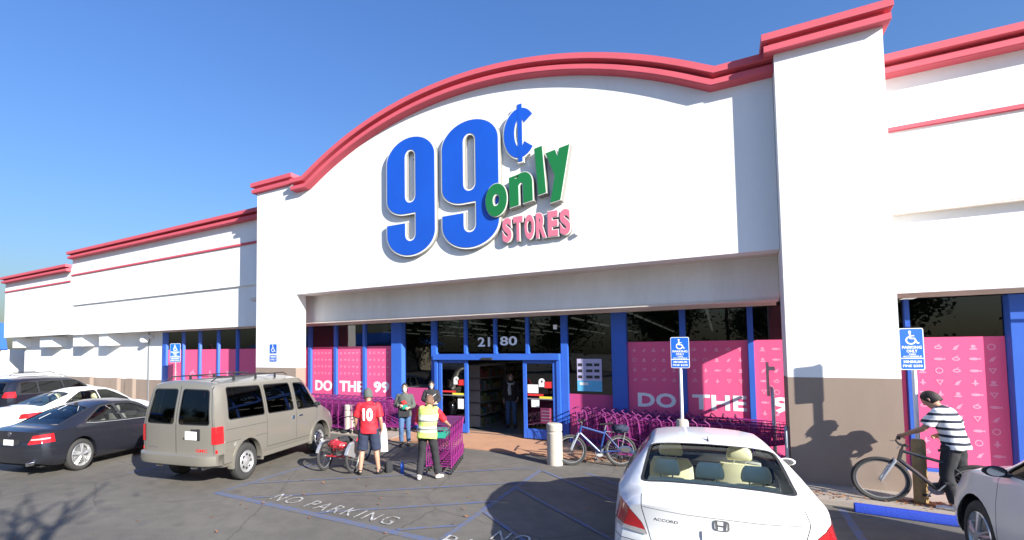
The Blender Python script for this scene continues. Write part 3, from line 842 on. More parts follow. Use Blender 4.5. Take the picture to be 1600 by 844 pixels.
def car_shell(sp):
    L = sp['L']; F = {k: pch(v) for k, v in sp['c'].items()}
    rear = pch(sp['rear']); front = pch(sp['front']); pr, pf = sp.get('pr', 0.12), sp.get('pf', 0.2)
    ns, nt, nb = 12, 13, 4
    us = []
    u = 0
    while u < L - 1e-6:
        us.append(u); u += 0.04 if (u < 0.3 or u > L - 0.35) else 0.075
    us.append(L)
    def warp(u, w, z, ws):
        a = max(0, 1 - u / 0.8) ** 1.5; b = max(0, 1 - (L - u) / 0.9) ** 1.5
        q = min(1, abs(w) / ws)
        return u + rear(z) * max(0, 1 - u / 0.8) + pr * q ** 3 * a - front(z) * max(0, 1 - (L - u) / 0.8) - pf * q ** 3 * b
    rings = []
    for u in us:
        g = {k: f(u) for k, f in F.items()}
        side = pch([(0, g['wb']), (0.12, g['wb'] * 0.25 + g['ws'] * 0.75), (0.34, g['ws']), (0.62, g['ws'] * 0.6 + g['wsh'] * .4 + .012), (0.9, g['wsh'] + .012), (1, g['wsh'])])
        half = [(g['wb'] * i / nb, g['zb']) for i in range(nb)]
        half += [(side(i / ns), g['zb'] + (g['zs'] - g['zb']) * i / ns) for i in range(ns)]
        S_ = Vector((g['wsh'], g['zs'])); R_ = Vector((g['wr'], g['zre'])); C_ = Vector((0, g['zr']))
        Q_ = Vector((g['wr'] * 0.55, g['zr'] - (g['zr'] - g['zre']) * 0.12)); M_ = (S_ + R_) / 2 + Vector((sp.get('bulge', 0.02), 0.0))
        half += [(p.x, p.y) for p in bspline([S_, M_, R_, R_ * 0.75 + Q_ * 0.25, Q_, C_], nt)]
        ring = [(w, z) for w, z in half] + [(-w, z) for w, z in reversed(half[1:-1])]
        rings.append([(u, w, z, g['ws']) for w, z in ring])
    bm = bmesh.new()
    vs = [[bm.verts.new((warp(*p), p[1], p[2])) for p in r] for r in rings]
    n = len(rings[0])
    for i in range(len(vs) - 1):
        for j in range(n):
            k = (j + 1) % n
            bm.faces.new((vs[i][j], vs[i + 1][j], vs[i + 1][k], vs[i][k]))
    # end caps: Coons patch between bottom row, sides and top row
    cols = 2 * nt
    for e, V in ((0, vs[0]), (-1, vs[-1])):
        src = rings[e]; ws = src[0][3]; u0 = us[e]
        top = [V[nb + ns + i] for i in range(nt + 1)] + [V[nb + ns + nt + 1 + i] for i in range(nt)]      # right shoulder .. centre .. left shoulder
        tp = [src[nb + ns + i] for i in range(nt + 1)] + [src[nb + ns + nt + 1 + i] for i in range(nt)]
        grid = {}
        for j in range(ns):
            r_, l_ = src[nb + j], src[(-(nb + j)) % n]
            s_ = j / ns
            for i in range(cols + 1):
                t = i / cols
                w = (1 - s_) * (src[nb][1] * (1 - 2 * t)) + s_ * tp[i][1] + (1 - 2 * t) * (r_[1] - ((1 - s_) * src[nb][1] + s_ * tp[0][1]))
                z = r_[2] + s_ * (tp[i][2] - tp[0][2])
                if i == 0: grid[j, i] = V[nb + j]
                elif i == cols: grid[j, i] = V[(-(nb + j)) % n]
                else: grid[j, i] = bm.verts.new((warp(u0, w, z, ws), w, z))
        for i in range(cols + 1): grid[ns, i] = top[i]
        for j in range(ns):
            for i in range(cols):
                q = [grid[j, i], grid[j, i + 1], grid[j + 1, i + 1], grid[j + 1, i]]
                bm.faces.new(q if e == 0 else q[::-1])
        bot = [grid[0, i] for i in range(cols + 1)]
        under = [V[i] for i in range(nb)] + []
        loop = bot + [V[(-i) % n] for i in range(nb - 1, 0, -1)] + [V[i] for i in range(0, nb)]
        try: bm.faces.new(loop)
        except Exception: pass
    bmesh.ops.recalc_face_normals(bm, faces=bm.faces)
    es = [e for e in bm.edges if e.is_manifold and e.calc_face_angle(0) > radians(38)]
    bmesh.ops.bevel(bm, geom=es, offset=0.022, segments=2, affect='EDGES', clamp_overlap=True)
    bm.transform(Matrix.Translation((-L / 2, 0, 0)))
    return bm

def inside(poly, a, b):
    c = False; n = len(poly)
    for i in range(n):
        x1, y1 = poly[i]; x2, y2 = poly[i - 1]
        if (y1 > b) != (y2 > b) and a < (x2 - x1) * (b - y1) / (y2 - y1) + x1: c = not c
    return c

def cut(bm, poly, A, Bv, filt):
    """slice the shell along a polygon seen along A x B and return the faces inside it"""
    A = Vector(A).normalized(); Bv = Vector(Bv).normalized(); D = A.cross(Bv)
    x0 = min(p[0] for p in poly) - .12; x1 = max(p[0] for p in poly) + .12; y0 = min(p[1] for p in poly) - .12; y1 = max(p[1] for p in poly) + .12
    def near():
        out = []
        for f in bm.faces:
            c = f.calc_center_median()
            if x0 < c.dot(A) < x1 and y0 < c.dot(Bv) < y1 and filt(c, f.normal): out.append(f)
        return out
    fs = near()
    n = len(poly)
    for i in range(n):
        p, q = poly[i - 1], poly[i]
        e = Vector((q[0] - p[0], q[1] - p[1]))
        if e.length < 1e-6: continue
        e.normalize()
        co = A * p[0] + Bv * p[1]; no = (A * e.x + Bv * e.y).cross(D)
        # only faces near this edge
        lo = Vector(p); hi = Vector(q); ex = 0.10
        sub = [f for f in fs if f.is_valid and min(lo.x, hi.x) - ex < f.calc_center_median().dot(A) < max(lo.x, hi.x) + ex and min(lo.y, hi.y) - ex < f.calc_center_median().dot(Bv) < max(lo.y, hi.y) + ex]
        if not sub: continue
        g = set(sub)
        for f in sub: g.update(f.edges); g.update(f.verts)
        r = bmesh.ops.bisect_plane(bm, geom=list(g), plane_co=co, plane_no=no, dist=1e-5)
        seen = set(f for f in fs if f.is_valid)
        seen.update(x for x in r['geom'] if isinstance(x, bmesh.types.BMFace) and x.is_valid)
        fs = list(seen)
    return [f for f in fs if f.is_valid and inside(poly, f.calc_center_median().dot(A), f.calc_center_median().dot(Bv))]

def extract(bm, faces, shift=0.0, thick=0.0):
    """move faces into a new bmesh"""
    out = bmesh.new(); mp = {}
    for f in faces:
        vs = []
        for v in f.verts:
            if v not in mp: mp[v] = out.verts.new(v.co + v.normal * shift)
            vs.append(mp[v])
        try: nf = out.faces.new(vs); nf.normal_update(); nf.smooth = True
        except ValueError: pass
    return out

def bm_obj(bm, name, mats, parent, angle=38):
    for f in bm.faces: f.smooth = True
    for e in bm.edges:
        if e.is_manifold and e.calc_face_angle(0) > radians(angle): e.smooth = False
    me = bpy.data.meshes.new(name)
    for k in (mats if isinstance(mats, (list, tuple)) else [mats]): me.materials.append(M[k] if isinstance(k, str) else k)
    bm.to_mesh(me); bm.free()
    o = bpy.data.objects.new(name, me); COL.objects.link(o); o.parent = parent
    return o

def round_poly(pts, r=0.05, n=3):
    out = []; k = len(pts)
    for i in range(k):
        p = Vector(pts[i]); a = Vector(pts[i - 1]) - p; b = Vector(pts[(i + 1) % k]) - p
        rr = min(r, a.length * .45, b.length * .45)
        A_ = p + a.normalized() * rr; B_ = p + b.normalized() * rr
        for j in range(n + 1):
            t = j / n
            q = A_ * (1 - t) ** 2 + p * 2 * t * (1 - t) + B_ * t * t
            out.append((q.x, q.y))
    return out

SX, SZ = (1, 0, 0), (0, 0, 1)
RIGHT = lambda c, n: c.y < -0.25 and n.y < -0.25
LEFT = lambda c, n: c.y > 0.25 and n.y > 0.25

def window_cut(bm, car, poly, A, Bv, filt, name='window', m='carglass', r=0.05, border=0.018, shift=-0.012):
    """black gasket ring painted round the pane, then the pane lifted out as its own mesh"""
    P1 = round_poly(poly, r)
    P2 = offset_poly(P1, border)
    ring = cut(bm, P2, A, Bv, filt)
    for f in ring: f.material_index = 1
    fs = cut(bm, P1, A, Bv, filt)
    g = extract(bm, fs, shift)
    bmesh.ops.delete(bm, geom=fs, context='FACES')
    return bm_obj(g, name, m, car)

def lamp_cut(bm, car, poly, A, Bv, filt, name, m, r=0.02, shift=0.006):
    P1 = round_poly(poly, r, 2)
    fs = cut(bm, P1, A, Bv, filt)
    g = extract(bm, fs, shift)
    for f in fs: f.material_index = 1
    return bm_obj(g, name, m, car)

def seam(bm, pts, A, Bv, filt, w=0.009, mi=1):
    for i in range(len(pts) - 1):
        p, q = Vector(pts[i]), Vector(pts[i + 1]); d = (q - p)
        if d.length < 1e-5: continue
        d.normalize(); s_ = Vector((-d.y, d.x)) * w / 2
        for f in cut(bm, [tuple(p - s_), tuple(q - s_), tuple(q + s_), tuple(p + s_)], A, Bv, filt): f.material_index = mi

def arch_cut(bm, x, r, half, z=None):
    z = r if z is None else z
    for sg in (1, -1):
        poly = [(x + (r) * cos(2 * pi * i / 28), z + (r) * sin(2 * pi * i / 28)) for i in range(28)]
        fs = cut(bm, poly, SX, SZ, lambda c, n, sg=sg: c.y * sg > half * 0.55)
        bmesh.ops.delete(bm, geom=fs, context='FACES')

def arch_lip(car, x, r, w, m, z, ysgn, t=0.022, a0=-8, a1=188, out=0.02):
    mb = MB(); rs = []
    for i in range(29):
        a = radians(a0 + (a1 - a0) * i / 28)
        rs.append([(x + (r + dr) * cos(a), ysgn * (w + dy), z + (r + dr) * sin(a)) for dr, dy in ((-0.005, -0.10), (-0.005, out), (t, out), (t + .008, out - .03), (t, -0.1))])
    mb.rings(rs)
    return mb.build('arch_trim', m, car, smooth=True)

def well(car, x, r, w):
    for sg in (1, -1):
        mb = MB(); rs = []
        for i in range(17):
            a = radians(-15 + 210 * i / 16)
            rs.append([(x + (r + .002) * cos(a), sg * (w - 0.012), r + (r + .002) * sin(a)), (x + (r + .002) * cos(a), sg * (w - 0.34), r + (r + .002) * sin(a))])
        mb.rings(rs, False, closed=False)
        mb.quad(*[(x + (r + .002) * cos(radians(-15 + 210 * i / 16)), sg * (w - 0.34), r + (r + .002) * sin(radians(-15 + 210 * i / 16))) for i in range(17)])
        mb.build('wheel_well', 'dark', car)

def wheel(car, x, y, r, wd, rim_r, spokes, kind='star', rimm='alloy'):
    """hub mesh with tyre and rim below it"""
    sg = 1 if y > 0 else -1
    mb = MB(); mb.lathe([(0.0, sg * .03), (0.045, sg * .028), (0.055, sg * .0), (0.06, -sg * .06), (0, -sg * .06)], (x, y, r), 'y', 14)
    h = mb.build('wheel', rimm, car, smooth=True)
    mb = MB(); a = wd / 2
    pr = [(rim_r, -a * .8), (rim_r + .012, -a * .95), ((r + rim_r) / 2, -a * 1.04), (r - .02, -a * .9), (r - .003, -a * .7), (r, 0), (r - .003, a * .7), (r - .02, a * .9), ((r + rim_r) / 2, a * 1.04), (rim_r + .012, a * .95), (rim_r, a * .8)]
    mb.lathe(pr, (x, y - sg * wd * .45, r), 'y', 40)
    mb.build('tyre', 'tyre', h, smooth=True, angle=50)
    mb = MB(); yo = y - sg * 0.0
    mb.lathe([(rim_r - .002, sg * .012), (rim_r + .004, sg * .004), (rim_r - .005, -sg * .02), (rim_r - .035, -sg * .03), (rim_r - .04, -sg * .16)], (x, yo, r), 'y', 40)
    if kind == 'star':
        for k in range(spokes):
            a0 = 2 * pi * k / spokes + .3
            for da in (-.13, .13):
                for q in range(1):
                    p0 = (0.045, a0 + da * .6); p1 = (rim_r - .01, a0 + da)
                    pts = [(x + p0[0] * cos(p0[1]), yo + sg * .012, r + p0[0] * sin(p0[1])), (x + (rim_r * .6) * cos(a0 + da * .9), yo + sg * .004, r + (rim_r * .6) * sin(a0 + da * .9)), (x + p1[0] * cos(p1[1]), yo - sg * .012, r + p1[0] * sin(p1[1]))]
                    mb.tube(pts, [.020, .017, .021], 6)
    else:
        # dished disc with round holes read as dark ovals
        prof = [(0.04, sg * .02), (0.075, sg * .02), (0.10, -sg * .0), (rim_r * .78, -sg * .012), (rim_r - .03, -sg * .03)]
        mb.lathe(prof, (x, yo, r), 'y', 36)
    mb.build('rim', rimm, h, smooth=True)
    if kind != 'star':
        mb = MB()
        for k in range(spokes):
            a0 = 2 * pi * k / spokes
            cx_, cz_ = x + rim_r * .60 * cos(a0), r + rim_r * .60 * sin(a0)
            pts = []
            for j in range(12):
                b = 2 * pi * j / 12
                rx, rz = .032 * cos(b), .045 * sin(b)
                pts.append((cx_ + rx * -sin(a0) * 1.0 + rz * cos(a0) * .7, cz_ + rx * cos(a0) + rz * sin(a0) * .7))
            mb.prism(pts, lambda a, b, d: (a, yo + sg * (-.006 + d), b), 0, 0.004)
        mb.build('rim_slot', 'dark', h)
    else:
        mb = MB(); mb.lathe([(0.03, -sg * .06), (rim_r - .06, -sg * .06), (rim_r - .06, -sg * .07), (0.03, -sg * .07)], (x, yo, r), 'y', 24)
        mb.build('brake_disc', 'steel', h)
    return h

def tail_x(bm):
    """distance function: where a line along the car from behind meets the tail"""
    b = BVHTree.FromBMesh(bm)
    def f(y, z):
        h = b.ray_cast(Vector((-6, y, z)), Vector((1, 0, 0)))
        return h[0].x if h[0] is not None else -2.3
    return f

def axis_box(mb, x0, x1, y0, y1, z0, z1): mb.box(min(x0, x1), max(x0, x1), min(y0, y1), max(y0, y1), z0, z1)

def seat(car, x, y, m, w=0.50, z0=0.28, h=0.62, lean=0.16, head=True):
    mb = MB()
    def cush(p0, p1, p2, p3, t): pass
    rs = []
    for i in range(7):
        t = i / 6; ww = w / 2 * (0.92 + 0.1 * sin(pi * t)) * (0.86 if i == 6 else 1)
        cx_ = x - lean * t; cz_ = z0 + 0.14 + h * t
        rs.append([(cx_ + a, y + b * ww, cz_) for a, b in ((.075, -.8), (.05, -1), (-.045, -1), (-.075, -.8), (-.075, .8), (-.045, 1), (.05, 1), (.075, .8))])
    mb.rings(rs)
    mb.box(x - .02, x + .48, y - w / 2, y + w / 2, z0, z0 + .15)
    o = mb.build('seat', m, car, smooth=True, angle=50)
    if head:
        mb = MB(); hx, hz = x - lean - .03, z0 + .14 + h + .135
        rs = []
        for i in range(7):
            t = -1 + 2 * i / 6; s_ = sqrt(max(0.08, 1 - t * t * .92))
            rs.append([(hx + .055 * s_ * cos(a) * 1.0 - t * .02, y + .135 * (1 - .12 * t) * (abs(sin(a)) ** .6 * (1 if sin(a) > 0 else -1)) * (0.75 + .25 * s_), hz + t * .095) for a in [2 * pi * k / 14 for k in range(14)]])
        mb.rings(rs)
        mb.build('headrest', m, o, smooth=True, angle=60)
        mb = MB()
        for dy in (-.06, .06): mb.tube([(hx + .01, y + dy, hz - .15), (hx, y + dy, hz - .05)], .008, 6)
        mb.build('headrest_post', 'steel', o)
    return o

def mirror(car, x, y, z, m, sgn):
    k_ = .78; mb = MB(); rs = []
    for i in range(7):
        t = -1 + 2 * i / 6; s_ = sqrt(max(.12, 1 - t * t * .9))
        rs.append([(x + .02 + (.07 * cos(a) if cos(a) > 0 else .02 * cos(a)) * s_, y + sgn * (.12 + t * .115) * k_, z + .066 * sin(a) * s_ * k_) for a in [2 * pi * k / 12 for k in range(12)]])
    mb.rings(rs); mb.tube([(x + .03, y - sgn * .03, z - .04), (x + .03, y + sgn * .08, z - .03)], .022, 6)
    o = mb.build('side_mirror', m, car, smooth=True)
    mb = MB(); mb.prism([(sgn * (.12 + .09 * cos(a)) * k_, .052 * sin(a) * k_) for a in [2 * pi * k / 14 for k in range(14)]], lambda a, b, d: (x - .002 - d, y + a, z + b), 0, .004)
    mb.build('mirror_glass', 'chrome', o)
    return o

def plate(car, x, y, z, w=0.30, h=0.15, tilt=0):
    mb = MB(); mb.box(x - .006, x, y - w / 2, y + w / 2, z - h / 2, z + h / 2)
    return mb.build('number_plate', 'paper', car, bevel=0.004)

def floor_pan(car, L, w, z=0.22, m='dark'):
    mb = MB(); mb.box(-L / 2 + .25, L / 2 - .3, -w * .72, w * .72, z, z + .03)
    return mb.build('underbody', m, car)

M['carglass'] = glass('car_glass', (0.90, 0.94, 0.90), 1.38)
M['privacy'] = glass('privacy_glass', (0.055, 0.06, 0.06), 1.55)
M['tailred'] = mat('red_lens', (0.50, 0.015, 0.02), 0.12, coat=0.6, var=0.15, scale=30)
M['lensclear'] = mat('clear_lens', (0.55, 0.52, 0.50), 0.12, coat=0.6, metal=0.3)
M['amber'] = mat('amber_lens', (0.6, 0.2, 0.03), 0.15, coat=0.6)
M['beige'] = mat('beige_leather', (0.84, 0.79, 0.56), 0.6, var=0.08, scale=6)
M['greycloth'] = mat('grey_seat_cloth', (0.16, 0.155, 0.15), 0.85)
def paint(name, col, metal=0.3, rough=0.35): return mat(name, col, rough, metal=metal, coat=0.7, var=0.03, scale=2)
M['van_paint'] = paint('pewter_paint', (0.27, 0.252, 0.212), 0.45, 0.42)
M['navy_paint'] = paint('dark_navy_paint', (0.026, 0.028, 0.038), 0.4, 0.3)
M['white_paint'] = paint('white_paint', (0.80, 0.80, 0.78), 0.0, 0.35)
M['black_paint'] = paint('black_paint', (0.015, 0.017, 0.028), 0.3, 0.3)
M['silver_paint'] = paint('silver_paint', (0.74, 0.73, 0.70), 0.1, 0.35)
# ================================================================ VEHICLES (local x = forward, origin on the ground)
def body_obj(bm, name, m, car):
    return bm_obj(bm, name, [m, 'dark', 'black'], car)

REAR = lambda lim: (lambda c, n: c.x < lim and n.x < -0.12)
YA = (0, -1, 0)   # picture-right when looking at the tail

# ---- pewter passenger van -------------------------------------------------
def make_van():
    car = thing('passenger_van', 'pewter grey passenger van with twin rear doors and roof rack beside the blue hatching', 'van')
    L = 4.82
    sp = dict(L=L, pr=0.07, pf=0.22, bulge=0.028, c=dict(
        zb=[(0, .40), (.5, .34), (L - .5, .32), (L, .42)],
        wb=[(0, .86), (.4, .90), (4.2, .90), (L, .78)],
        ws=[(0, .945), (.3, .975), (4.1, .975), (L, .86)],
        zs=[(0, 1.16), (3.4, 1.13), (4.1, 1.06), (L, .88)],
        wsh=[(0, .925), (.3, .955), (3.8, .955), (4.3, .86), (L, .76)],
        wr=[(0, .76), (.25, .80), (3.0, .79), (3.45, .74), (4.05, .74), (L, .60)],
        zre=[(0, 1.80), (.12, 1.83), (3.0, 1.82), (3.3, 1.74), (4.02, 1.16), (4.4, 1.04), (L, .90)],
        zr=[(0, 1.86), (.12, 1.90), (1.6, 1.92), (2.9, 1.90), (3.25, 1.82), (4.02, 1.20), (4.4, 1.09), (L, .93)]),
        rear=[(.35, .0), (.45, .02), (1.1, .0), (1.85, .14)], front=[(.4, .02), (.7, .0), (1.0, .06), (1.2, .1)])
    bm = car_shell(sp)
    h = L / 2
    X = lambda u: u - h
    rax, fax, wr_ = .98, 3.80, .345
    for a in (rax, fax): arch_cut(bm, X(a), .43, .95, .36)
    for F_, in ((RIGHT,), (LEFT,)):
        window_cut(bm, car, [(X(.42), 1.20), (X(1.52), 1.18), (X(1.48), 1.74), (X(.46), 1.76)], SX, SZ, F_, 'side_window', 'privacy', .05)
        window_cut(bm, car, [(X(1.66), 1.18), (X(2.62), 1.16), (X(2.55), 1.73), (X(1.62), 1.74)], SX, SZ, F_, 'side_window', 'privacy', .05)
        window_cut(bm, car, [(X(2.78), 1.15), (X(3.62), 1.13), (X(3.28), 1.62), (X(3.18), 1.70), (X(2.73), 1.72)], SX, SZ, F_, 'front_window', 'carglass', .05)
        seam(bm, [(X(2.70), .50), (X(2.71), 1.15), (X(2.66), 1.76)], SX, SZ, F_)
        seam(bm, [(X(1.59), .52), (X(1.59), 1.15), (X(1.55), 1.78)], SX, SZ, F_)
        seam(bm, [(X(3.55), .70), (X(3.66), 1.10)], SX, SZ, F_); seam(bm, [(X(1.59), .52), (X(3.3), .50)], SX, SZ, F_)
        seam(bm, [(X(.30), .80), (X(1.6), .79)], SX, SZ, F_, .006)
        seam(bm, [(X(.30), 1.02), (X(1.6), 1.01)], SX, SZ, F_, .006)
    for s_ in (1, -1):
        window_cut(bm, car, [(s_ * .075, 1.14), (s_ * .80, 1.14), (s_ * .70, 1.73), (s_ * .075, 1.74)], YA, SZ, REAR(X(.5)), 'rear_window', 'privacy', .05)
    window_cut(bm, car, [(-.78, 1.18), (.78, 1.18), (.66, 1.72), (-.66, 1.72)], (0, 1, 0), SZ, lambda c, n: c.x > X(3.0) and n.x > .25, 'windscreen', 'carglass', .06)
    seam(bm, [(0, .60), (0, 1.80)], YA, SZ, REAR(X(.4)), .014)
    for s_ in (1, -1): seam(bm, [(s_ * .90, .60), (s_ * .88, 1.1), (s_ * .76, 1.80)], YA, SZ, REAR(X(.4)), .010)
    seam(bm, [(-.88, .60), (.88, .60)], YA, SZ, REAR(X(.4)), .012)
    dg = (Vector((0, -1, 0)) + Vector((-0.35, 0, 0))).normalized()
    for s_ in (1, -1):
        o = lamp_cut(bm, car, [(s_ * .86, .80), (s_ * .985, .80), (s_ * .985, 1.10), (s_ * .86, 1.10)], YA, SZ, lambda c, n: c.x < X(.25), 'tail_light', 'tailred', .015, .012)
    tx = tail_x(bm)
    body_obj(bm, 'body', 'van_paint', car)
    # rear bumper
    mb = MB(); rs = []
    for i in range(21):
        t = -1 + 2 * i / 20; y = t * .985; x = X(-.10) + .16 * abs(t) ** 6
        rs.append([(x + .15, y, .42), (x, y, .44), (x - .02, y, .50), (x - .02, y, .60), (x + .01, y, .62), (x + .2, y, .625), (x + .2, y, .42)])
    mb.rings(rs)
    for sg in (1, -1): axis_box(mb, X(.1), X(.5), sg * .93, sg * .985, .43, .61)
    mb.build('rear_bumper', 'van_paint', car, smooth=True)
    for a in (rax, fax):
        well(car, X(a), .43, .96)
        for sg in (1, -1):
            wheel(car, X(a), sg * .93, wr_, .22, .205, 8, 'disc')
            arch_lip(car, X(a), .43, .95, 'van_paint', .36, sg, .05, out=.035)
    for sg in (1, -1):
        # rocker
        mb = MB(); axis_box(mb, X(1.45), X(3.34), sg * .90, sg * .965, .34, .42); mb.build('rocker_panel', 'van_paint', car, bevel=.01)
        mirror(car, X(3.52), sg * .95, 1.20, 'black', sg)
        mb = MB()
        axis_box(mb, X(2.80), X(2.97), sg * .965, sg * .985, .985, 1.015); axis_box(mb, X(2.50), X(2.64), sg * .965, sg * .985, .985, 1.015) if 0 else None
        mb.build('door_handle', 'chrome', car, bevel=.005)
        mb = MB(); axis_box(mb, X(2.52), X(2.62), sg * .955, sg * .985, .95, 1.03); mb.build('door_handle', 'chrome', car, bevel=.005)
    # roof rack: two rails and two bars
    for sg in (1, -1):
        mb = MB(); mb.tube([(X(.30), sg * .60, 1.88), (X(.45), sg * .60, 1.95), (X(2.65), sg * .60, 1.965), (X(2.8), sg * .60, 1.91)], .012, 8); 
        for u in (.9, 1.6, 2.3): mb.box(X(u), X(u) + .06, sg * .60 - .010, sg * .60 + .010, 1.87, 1.95)
        mb.build('roof_rail', 'black', car, smooth=True)
    for u in (.7, 2.2):
        mb = MB(); mb.tube([(X(u), -.60, 1.96), (X(u), .60, 1.96)], .011, 6); mb.build('roof_bar', 'black', car, smooth=True)
    # rear door furniture, plate, lettering
    mb = MB(); mb.box(tx(-.4, .95) - .003, X(.05), -.36 - .24, -.36 + .24 - .05, .86, 1.06); mb.build('plate_recess', 'black', car, bevel=.006)
    plate(car, tx(-.4, .95) - .004, -.385, .94, .30, .15)
    mb = MB(); add_text(mb, 'GMC', 0, .26, 0, .055, lambda a, b, d: (tx(-.50 - a, .655 + b) + .001 - d, -.50 - a, .655 + b), .03, .006); mb.build('maker_lettering', 'tailred', car)
    mb = MB(); add_text(mb, 'SAFARI', 0, .30, 0, .035, lambda a, b, d: (tx(.80 - a, .68 + b) + .001 - d, .80 - a, .68 + b), .01, .004); mb.build('name_lettering', 'chrome', car)
    for y in (.45, -.45):
        mb = MB(); mb.tube([(X(.02), y, .44), (X(-.02), y, .40), (X(.1), y, .37)], .03, 8); mb.build('tow_hook', 'steel', car)
    mb = MB(); mb.tube([(X(.2), -.5, .33), (X(.6), -.5, .33)], .03, 8); mb.build('exhaust', 'steel', car)
    floor_pan(car, L, .97, .36)
    for x in (1.2, 2.15, 3.0):
        for y in (-.42, .42): seat(car, X(x), y, 'greycloth', .52, .62, .56, .12)
    # clearance lamps and mouldings
    for sg in (1, -1):
        mb = MB(); axis_box(mb, X(.08), X(.12), sg * .93, sg * .955, .64, .70); mb.build('side_marker', 'tailred', car)
    return car

# ---- generic sedan shell ---------------------------------------------------
def sedan_spec(L=4.93, W=.923, H=1.475, coupe=False, deck=1.06, hood=.98):
    s_ = L / 4.93; w = W / .923; k = H / 1.475
    c = dict(
        zb=[(0, .30), (.5, .22), (4.4, .20), (4.93, .28)],
        wb=[(0, .74), (.5, .80), (4.3, .80), (4.93, .60)],
        ws=[(0, .83), (.25, .895), (.9, .92), (4.0, .92), (4.6, .86), (4.93, .72)],
        zs=[(0, .93), (1.0, .97), (2.5, .93), (3.6, .86), (4.93, .66)],
        wsh=[(0, .74), (.3, .82), (1.0, .885), (3.6, .87), (4.4, .78), (4.93, .62)],
        wr=[(0, .62), (.45, .66), (.9, .66), (1.55, .565), (2.6, .56), (3.05, .57), (3.65, .66), (4.93, .50)],
        zre=[(0, .985), (.30, 1.035), (.50, 1.045), (.62, 1.06), (1.38, 1.385), (1.9, 1.42), (2.6, 1.405), (2.95, 1.33), (3.72, .94), (4.3, .84), (4.93, .70)],
        zr=[(0, 1.00), (.30, 1.055), (.52, 1.065), (.62, 1.085), (1.38, 1.42), (1.95, 1.475), (2.6, 1.46), (2.95, 1.385), (3.72, .985), (4.3, .90), (4.93, .73)])
    if coupe:
        c['zr'] = [(0, .97), (.25, 1.02), (.42, 1.03), (.52, 1.05), (1.5, 1.375), (2.15, 1.475), (2.7, 1.45), (3.0, 1.375), (3.75, .97), (4.3, .90), (4.93, .72)]
        c['zre'] = [(0, .95), (.25, 1.0), (.42, 1.005), (.52, 1.02), (1.5, 1.32), (2.15, 1.41), (2.7, 1.39), (3.0, 1.32), (3.75, .93), (4.3, .85), (4.93, .69)]
        c['wr'] = [(0, .62), (.4, .66), (.8, .66), (1.65, .55), (2.6, .56), (3.05, .57), (3.65, .66), (4.93, .50)]
    for key_, pts in c.items():
        f = w if key_[0] == 'w' else k
        c[key_] = [(u * s_, v * f) for u, v in pts]
    return dict(L=L, pr=.16, pf=.30, bulge=.025, c=c, rear=[(.25, .06), (.45, .0), (.6, -.005), (.75, .03), (.95, .02), (1.1, -.02)], front=[(.3, .04), (.5, .0), (.75, .1)]), s_

def common_sedan(car, bm, sp, s_, m, W, wr_, rimr, sides, kind='star', rax=1.08, fax=3.88, spokes=5, seats='beige'):
    L = sp['L']; X = lambda u: u * s_ - L / 2
    for a in (rax, fax): arch_cut(bm, X(a), wr_ + .045, W, wr_ + .01)
    return X

def finish_sedan(car, bm, X, m, W, wr_, rimr, rax, fax, spokes, L, kind='star', seats='beige', mz=.98, mx=3.2):
    body_obj(bm, 'body', m, car)
    for a in (rax, fax):
        well(car, X(a), wr_ + .045, W * .965)
        for sg in (1, -1):
            wheel(car, X(a), sg * (W - .035), wr_, .22, rimr, spokes, kind)
            arch_lip(car, X(a), wr_ + .045, W - .035, m, wr_ + .01, sg, .018, out=.012)
    for sg in (1, -1): mirror(car, X(mx), sg * (W - .06), mz, m, sg)
    floor_pan(car, L, W, .20)
    for y in (-.37, .37): seat(car, X(2.65), y, seats, .50, .30, .60, .20)
    for y in (-.42, 0.0, .42): seat(car, X(1.62), y, seats, .44, .34, .50, .18)
    mb = MB(); mb.box(X(.62), X(1.36), -.60, .60, .97, 1.0); mb.build('parcel_shelf', seats, car)
    mb = MB(); mb.tube([(X(3.15), .62, .88), (X(3.05), .4, .94), (X(3.05), -.4, .94), (X(3.15), -.62, .88)], .10, 8); mb.build('dashboard', 'black', car, smooth=True)
    mb = MB(); pts = [(X(2.98) + .08 * cos(a) , .37 + .18 * sin(a), .92 + .17 * cos(a)) for a in [2 * pi * k / 16 for k in range(16)]]; mb.tube(pts, .014, 6, closed=True); mb.build('steering_wheel', 'black', car, smooth=True)

